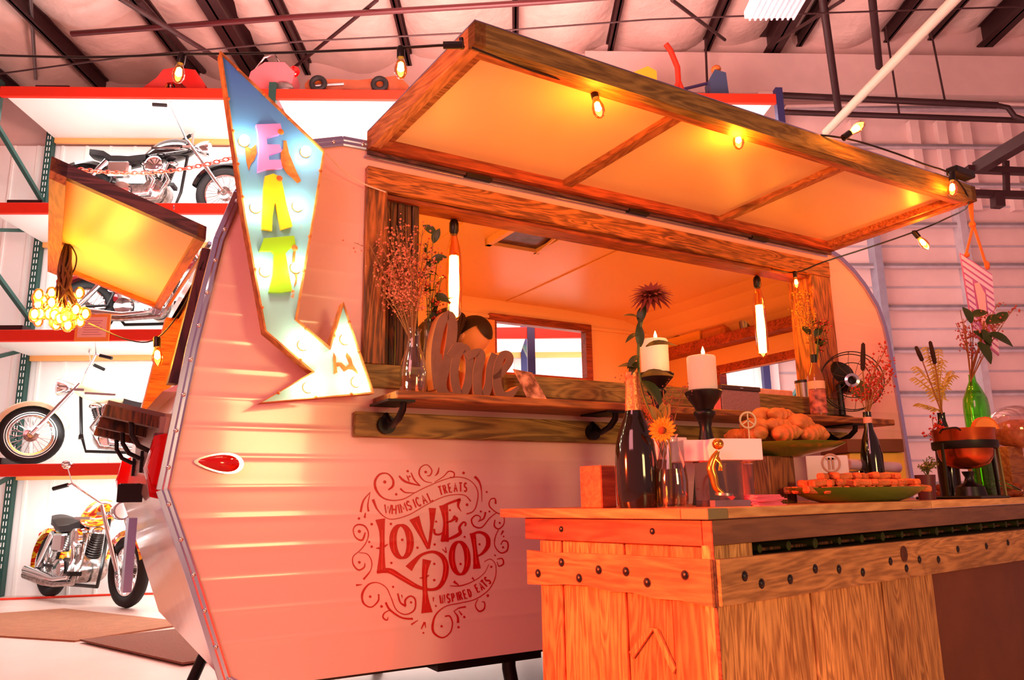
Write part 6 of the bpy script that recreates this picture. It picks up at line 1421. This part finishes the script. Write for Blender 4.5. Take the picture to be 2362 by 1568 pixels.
# cord along the awning front edge, given by pixels on the plane of the front bar
def ap(x, y, off=-.70): a, z = T.hit(x, y, off); return T.W(a, off, z)
cord = [tuple(ap(1090, 110, -.75)), tuple(ap(1220, 160, -.7)), tuple(ap(1368, 205, -.66)), tuple(ap(1500, 245, -.66)), tuple(ap(1700, 283, -.66)), tuple(ap(1820, 305, -.68)), tuple(ap(1945, 318, -.76)), tuple(ap(2050, 348, -.77)), tuple(ap(2130, 378, -.77)), tuple(ap(2198, 405, -.76)), tuple(ap(2235, 470, -.70)), tuple(ap(2180, 505, -.5)), tuple(ap(2108, 535, -.4)), tuple(ap(2000, 572, -.25)), tuple(ap(1900, 604, -.1)), tuple(ap(1835, 628, -.04)), tuple(ap(1780, 620, -.035))]
MB().tube(smooth(cord, 4), .0042, 6).build('cord', M['black'], sl)
bulb_on(sl, ap(1368, 205, -.66), .2); bulb_on(sl, ap(1699, 283, -.66), .02); bulb_on(sl, ap(1945, 318, -.79), 2.2, e=9); bulb_on(sl, ap(2196, 400, -.78), -.12, e=11); bulb_on(sl, ap(2108, 535, -.4), .6); bulb_on(sl, ap(1833, 628, -.05), .05, .75, e=2.5)
MB(T.M).box(2.0, 2.16, -.80, -.74, 2.46, 2.50, .006).build('transformer', M['black'], None, 'black transformer box on the right end of the awning', cat='box')
sl2 = thing('overhead_string_light', 'string light cord crossing the upper left from wall to awning corner', 'string light', tuple(pt(400, 125, 2.4)))
c2 = [tuple(pt(-60, 126, 2.6)), tuple(pt(200, 132, 2.5)), tuple(pt(412, 125, 2.42)), tuple(pt(520, 124, 2.38)), tuple(pt(700, 120, 2.32)), tuple(pt(925, 110, 2.25)), tuple(pt(1030, 104, 2.2)), tuple(ap(1070, 108, -.75))]
MB().tube(smooth(c2, 4), .0045, 6).build('cord', M['black'], sl2)
bulb_on(sl2, pt(420, 127, 2.42), -.1, .92, e=2.0); bulb_on(sl2, pt(925, 112, 2.25), .0, .92, e=2.0)
p = ap(1045, 104, -.78); MB().tube([p + Vector((-.03, 0, 0)), p + Vector((.03, 0, 0))], .012, 10).build('plug', M['black'], sl2); MB().tube([ap(1064, 88, -.76), ap(1066, 112, -.76)], .007, 8).build('hook', M['black'], sl2)
# bundle of string bulbs under the rear flap
bc = T.W(*[T.hit(150, 705, 1.0)[0], 1.0, T.hit(150, 705, 1.0)[1]]); kb = kp(150, 705, bc.y)
bn = thing('bulb_bundle', 'bundle of glowing string bulbs hanging under the rear flap', 'string light', tuple(bc))
top_ = pt(160, 545, bc.y); q = MB()
for k in range(26):
    a = rs.uniform(0, 6.28); r_ = rs.uniform(.2, 1) * .03; e_ = pt(140 + rs.uniform(-45, 50), 700 + rs.uniform(-10, 30), bc.y + rs.uniform(-.07, .07))
    m1 = pt(150 + rs.uniform(-13, 13), 600, bc.y + rs.uniform(-.03, .03)); m2 = pt(148 + rs.uniform(-15, 15), 650, bc.y + rs.uniform(-.03, .03)); q.tube(smooth([tuple(top_), tuple(m1), tuple(m2), tuple(e_)], 4), .0055, 5)
q.build('cord_bundle', mat('dark_brown_cord', (58, 22, 12), .5), bn, kind='stuff')
q = MB(); q.tube(smooth([tuple(pt(160, 560, bc.y)), tuple(pt(176, 590, bc.y)), tuple(pt(172, 620, bc.y)), tuple(pt(158, 640, bc.y))], 5), .003, 6).build('loose_cord', M['black'], bn)
k = 0
for i in range(60):
    t_ = rs.uniform(0, 2 * PI); u_ = rs.uniform(.2, 1)
    x = 140 + 62 * u_ * math.cos(t_); y = 728 + 26 * math.sin(t_) * u_ + (-40 if i % 7 == 0 else 0); dd = bc.y + rs.uniform(-.12, .12); p = pt(x, y, dd)
    bo = MB().ball(p, .022, 10, (1, 1, 1.25)).build('bulb', M['amber'], bn)
    MB().ball(p + Vector((0, 0, -.0)), .016, 8, (.8, .8, 1.2)).build('filament', M['bulbglow'], bo)
light('POINT', 'bundle_light', bc + Vector((0, 0, -.02)), (1.0, .44, .04), 26, .12)
light('POINT', 'bundle_light_front', bc + Vector((-.1, -.25, .0)), (1.0, .40, .05), 4, .06)
wl = thing('window_bulb', 'glowing bulb on a thin cord at the rear window', 'string light', tuple(T.W(-1.29, .55, 1.5)))
wp = T.W(T.hit(362, 780, .6)[0], .6, T.hit(362, 780, .6)[1])
MB().tube(smooth([tuple(pt(205, 745, bc.y)), tuple(pt(300, 785, bc.y - .15)), tuple(wp), tuple(T.W(-1.27, .35, 1.68)), tuple(T.W(-1.24, .12, 1.8))], 5), .003, 6).build('cord', M['black'], wl)
bulb_on(wl, wp, .1, .95, e=5)
# hand written placard on the beam
pl_ = thing('placard', 'orange framed placard hanging on the middle shelf beam', 'sign', tuple(on_rack(242, 0, 2.5, 0)))
MB(R.M).box(-4.44, -4.10, -.03, -.01, 2.58, 2.86).build('frame', mat('orange_frame', (250, 150, 70), .5), pl_); MB(R.M).box(-4.41, -4.13, -.034, -.03, 2.62, 2.83).build('sheet', mat('peach_sheet', (250, 190, 180), .6), pl_)
q = MB(R.M)
for i in range(7): q.box(-4.37 + .01 * (i % 3), -4.17 - .015 * ((i * 2) % 3), -.0355, -.034, 2.645 + i * .024, 2.651 + i * .024)
q.build('handwriting', mat('faded_ink', (200, 120, 130), .6), pl_, kind='stuff')
# hanging striped plate
hs = thing('striped_hanging_plate', 'striped pink plate with a pale arrow hanging on rope from the awning corner', 'sign', tuple(pt(2255, 820, 3.9)))
dh = ap(2238, 452, -.7).y
def hp(x, y): return pt(x, y, dh)
st_ = [(2215, 583), (2288, 632), (2305, 820), (2246, 770)]
q = MB(); v = [hp(*p_) for p_ in st_]; q.add(v + [v_ + Vector((0, .01, 0)) for v_ in v], [(0, 1, 2, 3), (7, 6, 5, 4), (0, 4, 5, 1), (1, 5, 6, 2), (2, 6, 7, 3), (3, 7, 4, 0)]); q.build('plate', mat('mauve_plate', (190, 110, 190), .4), hs)
def bil(u_, w_): a = v[0].lerp(v[1], u_); b_ = v[3].lerp(v[2], u_); return a.lerp(b_, w_)
for k in range(12):
    w0 = .02 + k * .082; w1 = w0 + .054; segs_ = [(0, 1)] if k < 3 else [(0, .28), (.72, 1)]
    for s0, s1 in segs_:
        q = MB(); q.add([bil(s0, w0) - Vector((0, .002, 0)), bil(s1, w0) - Vector((0, .002, 0)), bil(s1, w1) - Vector((0, .002, 0)), bil(s0, w1) - Vector((0, .002, 0))], [(0, 1, 2, 3)])
        q.build('stripe', mat('pink_stripe', (226, 205, 255), .4) if k == 0 else bpy.data.materials['pink_stripe'], hs)
q = MB(); q.add([p_ - Vector((0, .004, 0)) for p_ in (bil(.32, .3), bil(.5, .24), bil(.68, .34), bil(.62, .8), bil(.5, .95), bil(.4, .78))], [tuple(range(6))]); q.build('arrow_mark', mat('pale_pink', (250, 190, 210), .4), hs)
rm = mat('orange_rope', (226, 110, 54), .8); c0_ = ap(2238, 455, -.7)
for nm_, pts_ in (('rope', [(2234, 455), (2240, 500), (2244, 520), (2230, 580), (2228, 590)]), ('rope', [(2242, 455), (2243, 500), (2246, 520), (2268, 590), (2276, 618)])):
    MB().tube(smooth([tuple(hp(*p_)) for p_ in pts_], 4), .0065, 8).build(nm_, rm, hs)
MB().ball(hp(2243, 518), .018, 10, (1, .8, 1)).build('knot', rm, hs); MB().ball(hp(2230, 588), .014, 10).build('knot', rm, hs); MB().ball(hp(2277, 612), .013, 10, (1, 1, 1.8)).build('knot', rm, hs)
# white cord from the arrow sign to the hatch corner
MB().tube(smooth([tuple(tp(752, 352, -.1)), tuple(tp(790, 392, -.06)), tuple(tp(835, 422, -.04)), tuple(tp(890, 443, -.04))], 5), .0028, 6).build('white_lead', mat('white_lead', (240, 200, 180), .5), None, 'thin white lead running from the arrow sign to the hatch corner', cat='cord')

# ------------------------------------------------------------------ person bending inside the trailer
def skin_body(nm, J, E, mt, parent, lv=2):
    me = bpy.data.meshes.new(nm); me.from_pydata([Vector(j[0]) - WO[parent.name] for j in J], E, []); ob = bpy.data.objects.new(nm, me); COL.objects.link(ob); ob.parent = parent
    md = ob.modifiers.new('skin', 'SKIN'); me.skin_vertices[0].data[0].use_root = True
    for i, j in enumerate(J): me.skin_vertices[0].data[i].radius = (j[1], j[2] if len(j) > 2 else j[1])
    md.use_smooth_shade = True; sd = ob.modifiers.new('sub', 'SUBSURF'); sd.levels = lv; sd.render_levels = lv; me.materials.append(mt); WO[ob.name] = WO[parent.name]; return ob
bP = .72
def hp2(x, y, db=0): a, z = T.hit(x, y, bP + db); return T.W(a, bP + db, z)
pe = thing('person', 'person in a dark shirt bending down behind the love sign inside the trailer', 'person', tuple(T.W(T.hit(1010, 800, bP)[0] - .15, bP, .46)))
skinm = mat('skin', (232, 160, 124), .5, sss=.1); shirt = mat('dark_shirt', (46, 20, 18), .7); pants = mat('dark_trousers', (30, 28, 34), .8)
sh_c = hp2(1050, 742); hip = hp2(905, 850); hd_c = hp2(1086, 782)
aT = T.a; up_ = Vector((0, 0, 1))
hip = Vector((hip.x, hip.y, 1.36))
J = [(hip, .14, .11), (hip.lerp(sh_c, .35) + up_ * .03, .13, .10), (hip.lerp(sh_c, .75) + up_ * .03, .16, .11), (sh_c + up_ * .0, .13, .09), (sh_c.lerp(hd_c, .45), .055)]
n0 = len(J); E_ = [(0, 1), (1, 2), (2, 3), (3, 4)]
for s_ in (-1, 1):
    s0 = sh_c + T.b * .17 * s_ - up_ * .02 - aT * (.12 if s_ < 0 else 0); el = s0 + aT * (.06 if s_ > 0 else -.06) - up_ * .27 + T.b * .04 * s_; wr = el + aT * .16 - up_ * .12 - T.b * .1 * s_
    k = len(J); J += [(s0, .065), (el, .05), (wr, .038)]; E_ += [(2, k), (k, k + 1), (k + 1, k + 2)]
    l0 = hip + T.b * .1 * s_ - up_ * .12; kn = l0 - up_ * .38 + aT * .06; an = Vector((kn.x, kn.y, .50)) - aT * .08
    k = len(J); J += [(l0, .1), (kn, .07), (an, .05)]; E_ += [(0, k), (k, k + 1), (k + 1, k + 2)]
skin_body('body', J, E_, shirt, pe)
# head, tipped forward
q = bmesh.new(); bmesh.ops.create_uvsphere(q, u_segments=28, v_segments=20, radius=1)
for v_ in q.verts:
    x, y, z = v_.co; w = 1 - .28 * max(0, -z) ** 1.3; nose = .16 * math.exp(-((y / .16) ** 2 + ((z + .12) / .2) ** 2)) if x > 0 else 0; brow = .04 * math.exp(-((z - .12) / .12) ** 2) if x > 0 else 0; eye = -.05 * (math.exp(-(((y - .36) / .16) ** 2 + ((z - .02) / .12) ** 2)) + math.exp(-(((y + .36) / .16) ** 2 + ((z - .02) / .12) ** 2))) if x > 0 else 0
    v_.co = Vector((x * .098 * w + (nose + brow + eye) * .1, y * .078 * w, z * .118))
HM = Matrix.Translation(hd_c) @ Matrix.Rotation(T.yaw - 1.1, 4, 'Z') @ Matrix.Rotation(math.radians(62), 4, 'Y')
hd_ = MB(HM).bm(q, True).build('head', skinm, pe)
for s_ in (-1, 1):
    MB(HM).ball((-.005, .078 * s_, -.01), .026, 10, (.8, .4, 1.2)).build('ear', skinm, hd_); MB(HM).ball((.084, .03 * s_, .004), .011, 8).build('eye', mat('eye', (40, 26, 20), .2), hd_)
MB(HM).ball((.083, 0, -.058), .022, 10, (.4, 1, .35)).build('mouth', mat('lip', (180, 80, 70), .5), hd_)
q = bmesh.new(); bmesh.ops.create_uvsphere(q, u_segments=24, v_segments=16, radius=1)
for v_ in list(q.verts):
    if v_.co.x > .05 and v_.co.z < .6 or v_.co.z < -.35: q.verts.remove(v_)
for v_ in q.verts: v_.co = Vector((v_.co.x * .108 - .008, v_.co.y * .088, v_.co.z * .128 + .004))
MB(HM).bm(q, True).build('hair', mat('dark_hair', (44, 24, 16), .6), pe)
for s_ in (-1, 1):
    k = 7 if s_ == -1 else 13
    wr = J[7][0] if s_ == -1 else J[13][0]
    dr_ = (wr - (J[6][0] if s_ == -1 else J[12][0])).normalized(); HJ = [(wr, .026, .018), (wr + dr_ * .05, .038, .015), (wr + dr_ * .085, .036, .014)]; HE = [(0, 1), (1, 2)]
    for f_ in range(4):
        o_ = T.b * (f_ - 1.5) * .02; b0 = wr + dr_ * .09 + o_; ln = (.062, .074, .07, .055)[f_]; kk_ = len(HJ); HJ += [(b0, .0095), (b0 + dr_ * ln * .5 - up_ * .006, .0085), (b0 + dr_ * ln - up_ * .028, .0075)]; HE += [(2, kk_), (kk_, kk_ + 1), (kk_ + 1, kk_ + 2)]
    kk_ = len(HJ); tb_ = wr + dr_ * .03 + T.b * .04 * -s_; HJ += [(tb_, .011), (tb_ + dr_ * .045 - up_ * .02, .009)]; HE += [(1, kk_), (kk_, kk_ + 1)]
    skin_body('hand', HJ, HE, skinm, pe, 1)
